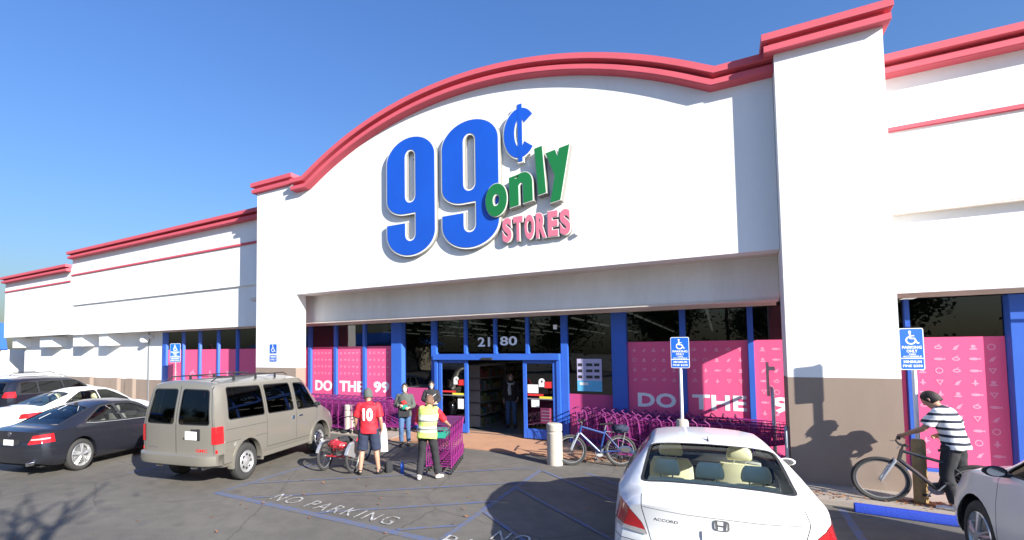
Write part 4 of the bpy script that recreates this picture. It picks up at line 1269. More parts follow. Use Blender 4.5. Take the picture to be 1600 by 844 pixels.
def make_accord():
    car = thing('white_sedan', 'pearl white four door sedan with beige seats seen from behind, nearest car', 'car')
    sp, s_ = sedan_spec(); L = sp['L']; W = .92
    bm = car_shell(sp); X = lambda u: u * s_ - L / 2
    rax, fax, wr_ = 1.08, 3.88, .33
    for a in (rax, fax): arch_cut(bm, X(a), wr_ + .045, W, wr_ + .01)
    top = lambda c, n: n.z > .15 and c.x < X(1.6) and c.x > X(.45)
    window_cut(bm, car, [(-.64, X(.70)), (.64, X(.70)), (.545, X(1.36)), (-.545, X(1.36))], YA, SX, top, 'rear_window', 'carglass', .07, .03)
    window_cut(bm, car, [(-.66, X(3.62)), (.66, X(3.62)), (.54, X(3.0)), (-.54, X(3.0))], YA, SX, lambda c, n: n.z > .2 and c.x > X(2.8) and c.x < X(3.8), 'windscreen', 'carglass', .06, .025)
    for F_ in (RIGHT, LEFT):
        window_cut(bm, car, [(X(1.22), 1.03), (X(2.28), 1.00), (X(2.28), 1.36), (X(1.75), 1.365), (X(1.50), 1.28)], SX, SZ, F_, 'side_window', 'carglass', .04, .02)
        window_cut(bm, car, [(X(2.36), 1.00), (X(3.42), .96), (X(3.0), 1.22), (X(2.72), 1.345), (X(2.36), 1.36)], SX, SZ, F_, 'side_window', 'carglass', .04, .02)
        seam(bm, [(X(2.32), .30), (X(2.32), 1.38)], SX, SZ, F_); seam(bm, [(X(1.55), .62), (X(1.25), 1.02)], SX, SZ, F_); seam(bm, [(X(3.42), .32), (X(3.5), .9)], SX, SZ, F_)
    rr = lambda c, n: c.x < X(.35)
    for q in (1, -1):
        seam(bm, [(q * .64, 1.06), (q * .63, .94), (q * .56, .66), (q * .52, .62)], YA, SZ, REAR(X(.45)), .008)
    seam(bm, [(-.62, .96), (-.3, .945), (.3, .945), (.62, .96)], YA, SZ, REAR(X(.3)), .005)
    seam(bm, [(-.88, .615), (.88, .615)], YA, SZ, lambda c, n: c.x < X(.5) and n.x < -.05, .007)
    for q in (1, -1):
        lamp_cut(bm, car, [(q * .585, .69), (q * .92, .72), (q * .92, .96), (q * .76, .94), (q * .63, .80)], YA, SZ, lambda c, n: c.x < X(.45) and n.z < .7, 'tail_light', 'tailred', .02, .008)
        lamp_cut(bm, car, [(q * .59, .69), (q * .92, .72), (q * .92, .755), (q * .60, .735)], YA, SZ, lambda c, n: c.x < X(.45) and n.z < .7, 'reversing_light', 'lensclear', .01, .011)
    tx = tail_x(bm)
    finish_sedan(car, bm, X, 'white_paint', W, wr_, .215, rax, fax, 5, L)
    # badge, name, plate, antenna fin, high brake light
    mb = MB()
    bf = lambda a, b, d: (tx(-a, .885 + b) + .002 - d, -a, .885 + b)
    ring = rrect(-.062, .062, -.05, .05, .03); inn = rrect(-.052, .052, -.042, .042, .026)
    mb.prism(ring, bf, 0, .008, [inn])
    for q in (1, -1): mb.prism([(q * .022, -.038), (q * .036, -.038), (q * .044, .042), (q * .028, .042)], bf, 0, .009)
    mb.prism([(-.024, -.008), (.024, -.008), (.025, .006), (-.025, .006)], bf, 0, .0085)
    mb.build('badge', 'chrome', car)
    mb = MB(); add_text(mb, 'ACCORD', 0, .20, 0, .028, lambda a, b, d: (tx(.53 - a, .845 + b) + .001 - d, .53 - a, .845 + b), .02, .006); mb.build('name_lettering', 'chrome', car)
    plate(car, tx(0, .75) - .006, 0, .745)
    mb = MB(); rs = [[(X(1.50) + t * .1 + (.05 * (1 - t)) * a, .012 * (1 - t) * b, 1.425 + .065 * t) for a, b in ((-1.2, 0), (0, 1), (1.2, 0), (0, -1))] for t in (0, .5, .98)]
    mb.rings(rs); mb.build('antenna_fin', 'black', car)
    mb = MB(); mb.box(X(.95), X(1.12), -.13, .13, .93, .97); mb.build('high_brake_light', 'tailred', car, bevel=.01)
    return car

def make_coupe():
    car = thing('navy_coupe', 'dark navy two door coupe with silver star rims and bright red tail lights', 'car')
    sp, s_ = sedan_spec(4.70, .885, 1.40, True); L = sp['L']; W = .885
    bm = car_shell(sp); X = lambda u: u * s_ - L / 2
    rax, fax, wr_ = 1.06, 3.95, .33
    for a in (rax, fax): arch_cut(bm, X(a), wr_ + .045, W, wr_ + .01)
    window_cut(bm, car, [(-.62, X(.60)), (.62, X(.60)), (.51, X(1.48)), (-.51, X(1.48))], YA, SX, lambda c, n: n.z > .15 and X(.4) < c.x < X(1.8), 'rear_window', 'carglass', .08, .03)
    window_cut(bm, car, [(-.64, X(3.66)), (.64, X(3.66)), (.52, X(3.05)), (-.52, X(3.05))], YA, SX, lambda c, n: n.z > .2 and X(2.9) < c.x < X(3.9), 'windscreen', 'carglass', .06, .025)
    for F_, sg in ((RIGHT, -1), (LEFT, 1)):
        window_cut(bm, car, [(X(1.22), 1.00), (X(2.20), .955), (X(2.08), 1.28), (X(1.78), 1.26)], SX, SZ, F_, 'side_window', 'carglass', .05, .03)
        window_cut(bm, car, [(X(2.28), .955), (X(3.46), .92), (X(2.95), 1.18), (X(2.65), 1.275), (X(2.18), 1.29)], SX, SZ, F_, 'side_window', 'carglass', .05, .03)
        seam(bm, [(X(2.24), .28), (X(2.24), .94)], SX, SZ, F_); seam(bm, [(X(3.5), .3), (X(3.52), .88)], SX, SZ, F_)
        seam(bm, [(X(1.0), .80), (X(3.6), .72)], SX, SZ, F_, .005)
    for q in (1, -1):
        lamp_cut(bm, car, [(q * .50, .66), (q * .88, .70), (q * .88, .87), (q * .60, .84)], YA, SZ, lambda c, n: c.x < X(.42) and n.z < .7, 'tail_light', 'tailred', .03, .008)
        lamp_cut(bm, car, [(q * .55, .745), (q * .80, .76), (q * .80, .79), (q * .57, .775)], YA, SZ, lambda c, n: c.x < X(.42) and n.z < .7, 'reversing_light', 'lensclear', .01, .012)
        seam(bm, [(q * .56, .99), (q * .54, .66)], YA, SZ, REAR(X(.4)), .007)
    seam(bm, [(-.86, .56), (.86, .56)], YA, SZ, lambda c, n: c.x < X(.6) and n.x < -.05, .008)
    tx = tail_x(bm)
    finish_sedan(car, bm, X, 'navy_paint', W, wr_, .232, rax, fax, 5, L, seats='greycloth', mz=.95)
    # chrome strip along the window line
    for sg in (1, -1):
        y = lambda u, z: sg * (.845 if z < 1.0 else .845 - (z - .95) * .62)
        mb = MB(); pts = [(1.15, .985), (1.4, .955), (2.24, .925), (3.5, .895)]
        mb.tube([(X(u), sg * (.862 + .0), z) for u, z in pts], .008, 5); mb.build('window_trim', 'chrome', car)
    mb = MB(); mb.box(tx(0, .68) - .003, X(.06), -.28, .28, .60, .76); mb.build('plate_recess', 'black', car, bevel=.01)
    plate(car, tx(0, .68) - .004, 0, .68)
    mb = MB(); mb.lathe([(.045, 0), (.045, -.012), (.036, -.012), (.036, 0)], (tx(0, .86) + .002, 0, .86), 'x', 20)
    for a in (90, 210, 330): mb.tube([(tx(0, .86) - .008, 0, .86), (tx(0, .86) - .008, .04 * cos(radians(a)), .86 + .04 * sin(radians(a)))], .004, 4)
    mb.build('badge', 'chrome', car)
    mb = MB(); mb.tube([(X(.12), -.6, .30), (X(-.02), -.6, .30)], .04, 10); mb.tube([(X(.12), .6, .30), (X(-.02), .6, .30)], .04, 10); mb.build('exhaust', 'chrome', car, smooth=True)
    mb = MB(); mb.box(X(1.55), X(1.65), -.01, .01, 1.32, 1.36); mb.build('antenna_fin', 'black', car, bevel=.004)
    return car

def make_plain_sedan():
    car = thing('white_sedan', 'white four door sedan with red tail lights parked behind the navy coupe', 'car')
    sp, s_ = sedan_spec(4.82, .91, 1.46, True); L = sp['L']; W = .91
    bm = car_shell(sp); X = lambda u: u * s_ - L / 2
    rax, fax, wr_ = 1.02, 3.9, .33
    for a in (rax, fax): arch_cut(bm, X(a), wr_ + .045, W, wr_ + .01)
    window_cut(bm, car, [(-.63, X(.60)), (.63, X(.60)), (.52, X(1.45)), (-.52, X(1.45))], YA, SX, lambda c, n: n.z > .15 and X(.4) < c.x < X(1.8), 'rear_window', 'carglass', .08, .03)
    for F_ in (RIGHT, LEFT):
        window_cut(bm, car, [(X(1.20), 1.05), (X(2.28), 1.01), (X(2.26), 1.35), (X(1.80), 1.33)], SX, SZ, F_, 'side_window', 'carglass', .05, .03)
        window_cut(bm, car, [(X(2.36), 1.01), (X(3.46), .96), (X(3.0), 1.20), (X(2.70), 1.335), (X(2.34), 1.35)], SX, SZ, F_, 'side_window', 'carglass', .05, .03)
    for q in (1, -1):
        lamp_cut(bm, car, [(q * .50, .72), (q * .91, .76), (q * .91, .90), (q * .58, .86)], YA, SZ, lambda c, n: c.x < X(.5) and n.z < .7, 'tail_light', 'tailred', .03, .008)
    seam(bm, [(-.86, .58), (.86, .58)], YA, SZ, lambda c, n: c.x < X(.6) and n.x < -.05, .008)
    finish_sedan(car, bm, X, 'white_paint', W, wr_, .22, rax, fax, 5, L)
    plate(car, X(-.01), 0, .74)
    return car

def make_suv(label, m, dark=True, mm=None):
    car = thing('suv', label, 'car')
    L = 4.7
    sp = dict(L=L, pr=.12, pf=.25, bulge=.025, c=dict(
        zb=[(0, .38), (.5, .30), (4.2, .28), (L, .38)], wb=[(0, .80), (.4, .86), (4.1, .86), (L, .70)],
        ws=[(0, .88), (.3, .93), (4.0, .93), (L, .80)], zs=[(0, 1.08), (2.5, 1.05), (3.6, 1.0), (L, .84)],
        wsh=[(0, .82), (.3, .89), (3.6, .89), (4.2, .80), (L, .68)], wr=[(0, .60), (.4, .65), (2.4, .64), (2.9, .66), (3.5, .70), (L, .55)],
        zre=[(0, 1.28), (.18, 1.46), (.45, 1.58), (1.6, 1.62), (2.4, 1.59), (2.75, 1.50), (3.5, 1.10), (4.1, 1.0), (L, .86)],
        zr=[(0, 1.34), (.18, 1.54), (.45, 1.64), (1.6, 1.69), (2.4, 1.66), (2.75, 1.57), (3.5, 1.14), (4.1, 1.05), (L, .90)]),
        rear=[(.35, .0), (.6, .0), (1.0, .02), (1.6, .1)], front=[(.4, .02), (.7, .0), (1.0, .06)])
    bm = car_shell(sp); X = lambda u: u - L / 2
    rax, fax, wr_ = .92, 3.65, .36
    for a in (rax, fax): arch_cut(bm, X(a), wr_ + .05, .92, wr_ + .01)
    window_cut(bm, car, [(-.70, 1.12), (.70, 1.12), (.56, 1.50), (-.56, 1.50)], YA, SZ, REAR(X(.6)), 'rear_window', 'privacy', .06)
    for F_ in (RIGHT, LEFT):
        for a, b, c_, d in ((.55, 1.15, .62, 1.15), (1.22, 2.1, 1.22, 2.06), (2.18, 3.2, 2.14, 2.65)):
            window_cut(bm, car, [(X(a), 1.13), (X(b), 1.10), (X(d), 1.50), (X(c_), 1.51)], SX, SZ, F_, 'side_window', 'privacy', .05, .02)
    for q in (1, -1):
        lamp_cut(bm, car, [(q * .66, 1.0), (q * .93, .98), (q * .93, 1.2), (q * .74, 1.18)], YA, SZ, lambda c, n: c.x < X(.4), 'tail_light', 'tailred', .02, .01)
    window_cut(bm, car, [(-.72, 1.16), (.72, 1.16), (.56, 1.54), (-.56, 1.54)], (0, 1, 0), SZ, lambda c, n: c.x > X(2.3) and n.x > .25, 'windscreen', 'carglass', .06)
    for F_ in (RIGHT, LEFT):
        for q in (1.18, 2.14, 3.22): seam(bm, [(X(q), .45), (X(q), 1.12)], SX, SZ, F_)
    body_obj(bm, 'body', m, car)
    for a in (rax, fax):
        well(car, X(a), wr_ + .05, .90)
        for sg in (1, -1): wheel(car, X(a), sg * .89, wr_, .23, .24, 5)
    for sg in (1, -1):
        mb = MB(); mb.tube([(X(.5), sg * .56, 1.64), (X(.65), sg * .56, 1.72), (X(2.2), sg * .56, 1.735), (X(2.4), sg * .56, 1.67)], .016, 7); mb.build('roof_rail', 'black' if not dark else 'steel', car, smooth=True)
        mirror(car, X(3.05), sg * .88, 1.12, mm or m, sg)
    floor_pan(car, L, .93, .30)
    plate(car, X(-.005), 0, .85)
    return car

def place(o, x, y, head, sc=(1, 1, 1)):
    """head = degrees the nose points left of straight-at-the-store"""
    o.matrix_basis = Matrix.Translation((x, y, 0)) @ Matrix.Rotation(radians(90 + head), 4, 'Z') @ Matrix.Diagonal((*sc, 1))

van = make_van(); place(van, -9.20, 7.85, 11.8, (.975, .925, 1.05))
acc = make_accord(); place(acc, -0.20, 7.62, 4.5, (.92, 1.06, 1.0))
cou = make_coupe(); place(cou, -12.96, 6.40, 14, (.94, .96, 1.03))
wse = make_plain_sedan(); place(wse, -17.5, 8.06, 12, (1, 1, 1.02))
su1 = make_suv('black suv with red tail lights and silver roof rails beyond the white sedan', 'black_paint', True); place(su1, -22.8, 9.3, 12)
su2 = make_suv('white suv with roof rails, farthest of the cars parked on the left', 'white_paint', False); place(su2, -27.0, 10.6, 12)
sid = make_suv('pale silver high-bodied car cut by the right edge showing its front wing and black mirror', 'silver_paint', True, 'black'); place(sid, 3.42, 6.85, 4, (1, 1, 1.1))
# ================================================================ PEOPLE
M['skin'] = mat('skin_tan', (0.42, 0.24, 0.16), 0.55, var=0.05)
M['skin_l'] = mat('skin_light', (0.55, 0.36, 0.27), 0.55, var=0.05)
M['hair'] = mat('dark_hair', (0.025, 0.018, 0.014), 0.7)
M['hairshort'] = mat('cropped_hair', (0.16, 0.085, 0.055), .8)
M['beanie'] = mat('grey_knit', (0.10, 0.11, 0.10), 0.95, var=0.2, scale=60)
M['jersey'] = mat('red_jersey', (0.60, 0.015, 0.03), 0.7, var=0.06)
M['navy'] = mat('navy_cloth', (0.02, 0.028, 0.06), 0.85)
M['darkcloth'] = mat('black_cloth', (0.025, 0.025, 0.028), 0.9, var=0.15)
M['greycoat'] = mat('grey_green_jacket', (0.085, 0.095, 0.085), 0.85, var=0.2)
M['jeans'] = mat('blue_jeans', (0.06, 0.12, 0.24), 0.85, var=0.25, scale=10)
M['shoe_w'] = mat('white_shoe', (0.72, 0.71, 0.69), 0.6); M['shoe_k'] = mat('black_shoe', (0.02, 0.02, 0.02), 0.6)
M['mask'] = mat('pale_mask', (0.50, 0.60, 0.64), 0.8); M['bagwhite'] = mat('white_cloth_bag', (0.70, 0.69, 0.66), 0.8)
M['beigecloth'] = mat('khaki_cloth', (0.36, 0.31, 0.22), 0.85)
M['vest'] = band_mat('hi_vis_vest', (0.60, 0.74, 0.16), [(1.00, 1.04, (0.20, 0.21, 0.19)), (1.16, 1.20, (0.20, 0.21, 0.19)), (0.965, 1.0, (.72, .76, .55)), (1.04, 1.075, (.72, .76, .55)), (1.20, 1.30, (.72, .78, .50))])
sb = [(0.86 + i * 0.105, 0.86 + i * 0.105 + 0.04, (0.012, 0.016, 0.035)) for i in range(7)]
M['striped'] = band_mat('striped_polo', (0.72, 0.73, 0.74), sb)

def ell(mb, c, r, n=12, m=8):
    rs = []
    for i in range(m + 1):
        a = pi * i / m
        s_ = max(.02, sin(a))
        rs.append([(c[0] + r[0] * s_ * cos(2 * pi * j / n), c[1] + r[1] * s_ * sin(2 * pi * j / n), c[2] - r[2] * cos(a)) for j in range(n)])
    mb.rings(rs)

def limb(mb, pts, rad, n=12, sub=4, side=None, flat=(0, 0)):
    """smooth tapered limb; rad entries are r or (rx, ry)"""
    P_ = catmull(pts, sub)
    R_ = []
    for i in range(len(rad) - 1):
        for k in range(sub):
            t = k / sub
            a = rad[i] if isinstance(rad[i], tuple) else (rad[i], rad[i]); b = rad[i + 1] if isinstance(rad[i + 1], tuple) else (rad[i + 1], rad[i + 1])
            R_.append((a[0] + (b[0] - a[0]) * t, a[1] + (b[1] - a[1]) * t))
    a = rad[-1] if isinstance(rad[-1], tuple) else (rad[-1], rad[-1]); R_.append(a)
    rs = []
    sd0 = Vector(side) if side else Vector((1, 0, 0))
    N = len(P_)
    for i, p in enumerate(P_):
        t = (P_[min(i + 1, N - 1)] - P_[max(i - 1, 0)]).normalized()
        s_ = sd0 - t * sd0.dot(t)
        if s_.length < 1e-3: s_ = Vector((0, 1, 0)) - t * t.y
        s_.normalize(); f_ = t.cross(s_)
        rs.append([p + s_ * R_[i][0] * cos(2 * pi * j / n) + f_ * R_[i][1] * sin(2 * pi * j / n) for j in range(n)])
    # rounded ends
    def capring(r, p, k): return [p + (q - p) * k for q in r]
    t0 = (P_[0] - P_[1]).normalized(); t1 = (P_[-1] - P_[-2]).normalized()
    r0 = min(R_[0]); r1 = min(R_[-1])
    a = [] if flat[0] else [[q + t0 * r0 * .7 for q in capring(rs[0], P_[0], .35)], [q + t0 * r0 * .4 for q in capring(rs[0], P_[0], .78)]]
    b = [] if flat[1] else [[q + t1 * r1 * .4 for q in capring(rs[-1], P_[-1], .78)], [q + t1 * r1 * .7 for q in capring(rs[-1], P_[-1], .35)]]
    rs = a + rs + b
    mb.rings(rs)

def lump(mb, amp):
    for v in mb.v:
        q = v.copy()
        v += Vector((sin(q.y * 60 + q.z * 41), sin(q.z * 53 + q.x * 37), sin(q.x * 49 + q.y * 57))) * amp * .5

def remesh(o, vox, smooth=2):
    md = o.modifiers.new('r', 'REMESH'); md.mode = 'VOXEL'; md.voxel_size = vox; md.use_smooth_shade = True
    ms = o.modifiers.new('s', 'SMOOTH'); ms.factor = .5; ms.iterations = smooth
    par = o.parent; o.parent = None
    me = bpy.data.meshes.new_from_object(eval_in_tmp(o))
    TMP.collection.objects.unlink(o); o.parent = par
    o.modifiers.clear(); old = o.data; o.data = me; me.name = o.name; bpy.data.meshes.remove(old)
    return o

def hand(mb, w, d, pn, s=1.0, curl=0.5, sgn=1):
    """w wrist, d direction, pn palm normal; palm plus five fingers"""
    w, d, pn = Vector(w), Vector(d).normalized(), Vector(pn)
    pn = (pn - d * pn.dot(d)).normalized(); sd_ = d.cross(pn) * sgn
    limb(mb, [w - d * .02, w + d * .04, w + d * .09 * s], [(.026, .02), (.036, .018), (.038, .014)], 8, 2, tuple(sd_))
    for k, (off, ln) in enumerate(((-.029, .068), (-.010, .078), (.010, .072), (.028, .056))):
        p = w + d * .085 * s + sd_ * off
        a = d * cos(curl) + pn * sin(curl); b = d * cos(curl * 2.2) + pn * sin(curl * 2.2)
        limb(mb, [p, p + a * ln * .5, p + a * ln * .5 + b * ln * .5], [.0095, .009, .0075], 6, 1)
    p = w + d * .025 - sd_ * .03
    a = (d * .6 - sd_ * .7 + pn * .3).normalized(); b = (d * .9 - sd_ * .1 + pn * .4).normalized()
    limb(mb, [p, p + a * .035, p + a * .035 + b * .03], [.012, .010, .008], 6, 1)

J0 = dict(pel=(0, 0, .95), waist=(0, .005, 1.10), chest=(0, 0, 1.30), neck=(0, .0, 1.47), head=(0, .02, 1.635), face=(0, 1, 0),
          shL=(-.18, -.005, 1.415), shR=(.18, -.005, 1.415), elL=(-.225, -.02, 1.13), elR=(.225, -.02, 1.13), wrL=(-.23, .06, .89), wrR=(.23, .06, .89),
          hiL=(-.09, 0, .93), hiR=(.09, 0, .93), knL=(-.10, .025, .50), knR=(.10, .025, .50), anL=(-.11, -.02, .085), anR=(.11, -.02, .085), toL=(-.13, .15, .03), toR=(.13, .15, .03))

def person(label, loc, head, scale, pose, skin, parts, hair='hair', hat=None, mask=False):
    J = {k: Vector(v) for k, v in {**J0, **pose}.items() if isinstance(v, tuple)}
    root = thing('person', label, 'person', loc, radians(head))
    root.matrix_basis = root.matrix_basis @ Matrix.Scale(scale, 4)
    fw = J['face'].normalized(); up = (J['head'] - J['neck']).normalized()
    rt = fw.cross(up).normalized(); fw = up.cross(rt)
    ax = (J['shR'] - J['shL']).normalized(); hx = (J['hiR'] - J['hiL']).normalized()
    mb = MB()
    torso = [J['pel'] - Vector((0, 0, .06)), J['pel'], J['waist'], J['chest'], J['chest'] * .35 + J['neck'] * .65, J['neck'] + (J['neck'] - J['chest']).normalized() * .0]
    def tor(mb, g): limb(mb, torso, [(.13 + g, .095 + g), (.16 + g, .11 + g), (.138 + g, .098 + g), (.165 + g, .112 + g), (.165 + g, .095 + g), (.075 + g * .6, .065 + g * .6)], 16, 4, tuple(ax))
    tor(mb, 0)
    limb(mb, [J['neck'] - up * .04, J['neck'] + up * .03, J['head'] - up * .05], [.058, .052, .052], 12, 2)
    # head: skull, jaw, nose, ears
    H = J['head']
    def hp(a, b, c): return H + (rt * a + fw * b + up * c) * 1.07
    rs = []
    for zz, rx, ry, oy in ((-.115, .028, .03, .045), (-.10, .045, .055, .03), (-.07, .058, .074, .015), (-.03, .068, .086, .004), (.01, .074, .094, -.002), (.05, .075, .097, -.006), (.085, .064, .083, -.008), (.108, .040, .052, -.008), (.117, .012, .015, -.008)):
        rs.append([hp(rx * cos(a), oy + ry * sin(a) * (1.0 if sin(a) > 0 else 1.0), zz) for a in [2 * pi * k / 18 for k in range(18)]])
    mb.rings(rs)
    limb(mb, [hp(0, .088, .02), hp(0, .103, -.012), hp(0, .098, -.028)], [.008, .012, .012], 6, 2)
    limb(mb, [hp(-.02, .080, -.058), hp(.02, .080, -.058)], [.010, .010], 6, 2)
    limb(mb, [hp(-.03, .088, .030), hp(.03, .088, .030)], [.009, .009], 6, 2)
    for s_ in (-1, 1): limb(mb, [hp(s_ * .076, -.005, -.025), hp(s_ * .082, -.012, .0), hp(s_ * .078, -.008, .022)], [.010, .014, .010], 6, 2)
    for s_, S_ in (('L', -1), ('R', 1)):
        sh, el, wr = J['sh' + s_], J['el' + s_], J['wr' + s_]
        limb(mb, [sh - ax * S_ * .03, sh, (sh + el) / 2, el, el * .6 + wr * .4, wr], [.055, .056, .048, .040, .040, .026], 10, 3)
        fd = (wr - el).normalized()
        hand(mb, wr, pose.get('hd' + s_, fd), pose.get('pn' + s_, tuple(-ax * S_ + Vector((0, .3, 0)))), 1.0, pose.get('curl', .45), S_)
        hi, kn, an, to = J['hi' + s_], J['kn' + s_], J['an' + s_], J['to' + s_]
        limb(mb, [hi, hi * .6 + kn * .4, kn, kn * .65 + an * .35 + Vector((0, -.015, 0)), an], [.088, .078, .055, .055, .036], 12, 3)
        limb(mb, [an + (an - to) * .25 + Vector((0, 0, -.035)), an * .5 + to * .5 + Vector((0, 0, -.01)), to], [(.034, .032), (.042, .034), (.036, .022)], 10, 3)
    body = mb.build('body', skin, root)
    remesh(body, .0105, 1)
    for s_ in (-1, 1):
        mb = MB(); ell(mb, tuple(hp(s_ * .031, .088, .008)), (.011, .006, .007), 8, 6); mb.build('eye', 'hair', root, smooth=True)
    out = {}
    def arm_piece(mb, s_, frac, g):
        S_ = -1 if s_ == 'L' else 1
        sh, el, wr = J['sh' + s_], J['el' + s_], J['wr' + s_]
        if frac <= 1: pts = [sh - ax * S_ * .07 - Vector((0, 0, .01)), sh - Vector((0, 0, .012)), sh + (el - sh) * frac * .55, sh + (el - sh) * frac]; rad = [.052 + g, .060 + g, .064 + g, .068 + g]
        else: pts = [sh - ax * S_ * .07 - Vector((0, 0, .01)), sh - Vector((0, 0, .012)), (sh + el) / 2, el, el * .5 + wr * .5, el + (wr - el) * (frac - 1)]; rad = [.046 + g, .052 + g, .047 + g, .043 + g, .040 + g, .036 + g]
        limb(mb, pts, rad, 12, 3, None, (0, 1))
    for pc in parts:
        k = pc[0]; mb = MB()
        if k in ('shirt', 'jacket', 'polo_shirt', 'vest', 'sweater'):
            g = pc[3]; arms = pc[2]; low = pc[4] if len(pc) > 4 else .04
            hem = J['pel'] + (J['pel'] - J['waist']).normalized() * low
            limb(mb, [hem, J['pel'], J['waist'], J['chest'], J['chest'] * .35 + J['neck'] * .65, J['neck'] - (J['neck'] - J['chest']).normalized() * .015],
                 [(.17 + g, .125 + g), (.165 + g, .118 + g), (.148 + g, .108 + g), (.172 + g, .122 + g), (.174 + g, .108 + g), (.082 + g * .4, .074 + g * .4)], 18, 4, tuple(ax), (1, 0))
            if arms:
                for s_ in 'LR': arm_piece(mb, s_, arms, g - .012)
            else:
                for s_, S_ in (('L', -1), ('R', 1)): limb(mb, [J['sh' + s_] - ax * S_ * .06, J['sh' + s_] - ax * S_ * .02], [.07 + g * .5, .066 + g * .5], 10, 2)
        elif k in ('trousers', 'shorts'):
            g = pc[3]; fr = pc[2]
            limb(mb, [J['pel'] - Vector((0, 0, .07)), J['pel'], J['pel'] * .5 + J['waist'] * .5], [(.135 + g, .10 + g), (.165 + g, .115 + g), (.15 + g, .105 + g)], 16, 3, tuple(hx))
            for s_ in 'LR':
                hi, kn, an = J['hi' + s_], J['kn' + s_], J['an' + s_]
                if fr <= 1: limb(mb, [hi, hi * .55 + kn * .45, hi + (kn - hi) * fr], [.096 + g, .092 + g, .094 + g], 12, 3, None, (0, 1))
                else: limb(mb, [hi, hi * .6 + kn * .4, kn, kn * .55 + an * .45, kn + (an - kn) * (fr - 1)], [.096 + g, .084 + g, .064 + g, .062 + g, .058 + g], 12, 3, None, (0, 1))
        elif k == 'shoe':
            for s_ in 'LR':
                an, to = J['an' + s_], J['to' + s_]
                m2 = MB()
                b_ = an + (an - to) * .28; b_.z = min(an.z, to.z + .03) - .01 if abs(an.z - to.z) < .08 else an.z - .05
                limb(m2, [b_, (an + to) / 2 + Vector((0, 0, -.018)), to + (to - an).normalized() * .03], [(.040, .034), (.048, .040), (.042, .028)], 12, 3)
                limb(m2, [an + Vector((0, 0, -.03)), an + Vector((0, 0, .01))], [.048, .045], 10, 2)
                q = m2.build('shoe', pc[1], root); remesh(q, .009, 2)
            continue
        o = mb.build(k, pc[1], root)
        remesh(o, .0125, 3)
        # creases
        me = o.data
        nrm = [n_.vector.copy() for n_ in me.vertex_normals]
        for v, vn in zip(me.vertices, nrm):
            q = v.co
            n_ = sin(q.z * 46 + q.x * 17 + sin(q.y * 31) * 1.5) * .5 + sin(q.z * 23 - q.x * 38) * .5
            v.co += vn * n_ * .0036
        me.update()
        out[k] = o
    if hat:
        mb = MB(); rs = []
        for zz, rx, ry in ((-.055, .083, .103), (-.03, .088, .109), (.0, .090, .112), (.05, .090, .112), (.09, .082, .101), (.125, .060, .074), (.150, .030, .038), (.158, .008, .010)):
            rs.append([hp(rx * cos(a), -.006 + ry * sin(a), zz) for a in [2 * pi * k / 20 for k in range(20)]])
        mb.rings(rs); mb.build('beanie', hat, root, smooth=True, angle=70)
    else:
        mb = MB(); rs = []
        lo = pose.get('hairlow', -.065)
        for i in range(9):
            t = i / 8
            rs.append([])
            for k in range(22):
                a = 2 * pi * k / 22; frontness = max(0, sin(a))
                zz = lo + (0.128 - lo) * t if frontness < .35 else (0.045 + (.128 - .045) * t)
                if .1 < frontness < .55: zz = (lo * (1 - (frontness - .1) / .45) + .045 * (frontness - .1) / .45) * (1 - t) + .128 * t
                rr = sqrt(max(.02, 1 - (max(0, zz - .02) / .112) ** 2)); wob = 1 + .03 * sin(5 * a + i)
                rs[-1].append(hp(.081 * rr * cos(a) * wob, -.010 + .102 * rr * sin(a) * wob, zz))
        mb.rings(rs); mb.build('hair', hair, root, smooth=True, angle=80)
    if mask:
        mb = MB(); rs = []
        for zz, b in ((.0, .100), (-.02, .112), (-.055, .106), (-.09, .082)):
            rs.append([hp(.066 * t * (1 - abs(zz) * 1.5), b - .075 * abs(t) ** 2.2, zz) for t in [-1 + 2 * k / 10 for k in range(11)]])
        mb.rings(rs, False, closed=False); q = mb.build('face_mask', 'mask', root, smooth=True, angle=80)
    return root, out, J

def stick_on(target, body, size, origin, right, up, back, name, m, parent, bold=.02, spacing=1.0, w=None, h=None):
    """lay flat lettering onto a cloth surface by dropping every vertex along 'back'"""
    bvh = BVHTree.FromPolygons([v.co for v in target.data.vertices], [tuple(p.vertices) for p in target.data.polygons])
    o, r, u, bk = Vector(origin), Vector(right).normalized(), Vector(up).normalized(), Vector(back).normalized()
    mb = MB()
    add_text(mb, body, -w / 2, w / 2, -h / 2, h / 2, lambda a, b, d: o + r * a + u * b, bold=bold, depth=0.0, spacing=spacing)
    # refine so it can bend
    me = bpy.data.meshes.new('t'); me.from_pydata([tuple(v) for v in mb.v], [], mb.f)
    bm = bmesh.new(); bm.from_mesh(me); bpy.data.meshes.remove(me)
    bmesh.ops.triangulate(bm, faces=bm.faces)
    for _ in range(2): bmesh.ops.subdivide_edges(bm, edges=[e for e in bm.edges if e.calc_length() > .02], cuts=1)
    for v in bm.verts:
        hit = bvh.ray_cast(v.co + bk * .5, -bk)
        if hit[0] is not None: v.co = hit[0] + bk * .006
    bmesh.ops.triangulate(bm, faces=bm.faces)
    me = bpy.data.meshes.new(name); bm.to_mesh(me); bm.free(); me.materials.append(M[m])
    q = bpy.data.objects.new(name, me); COL.objects.link(q); q.parent = parent
    return q

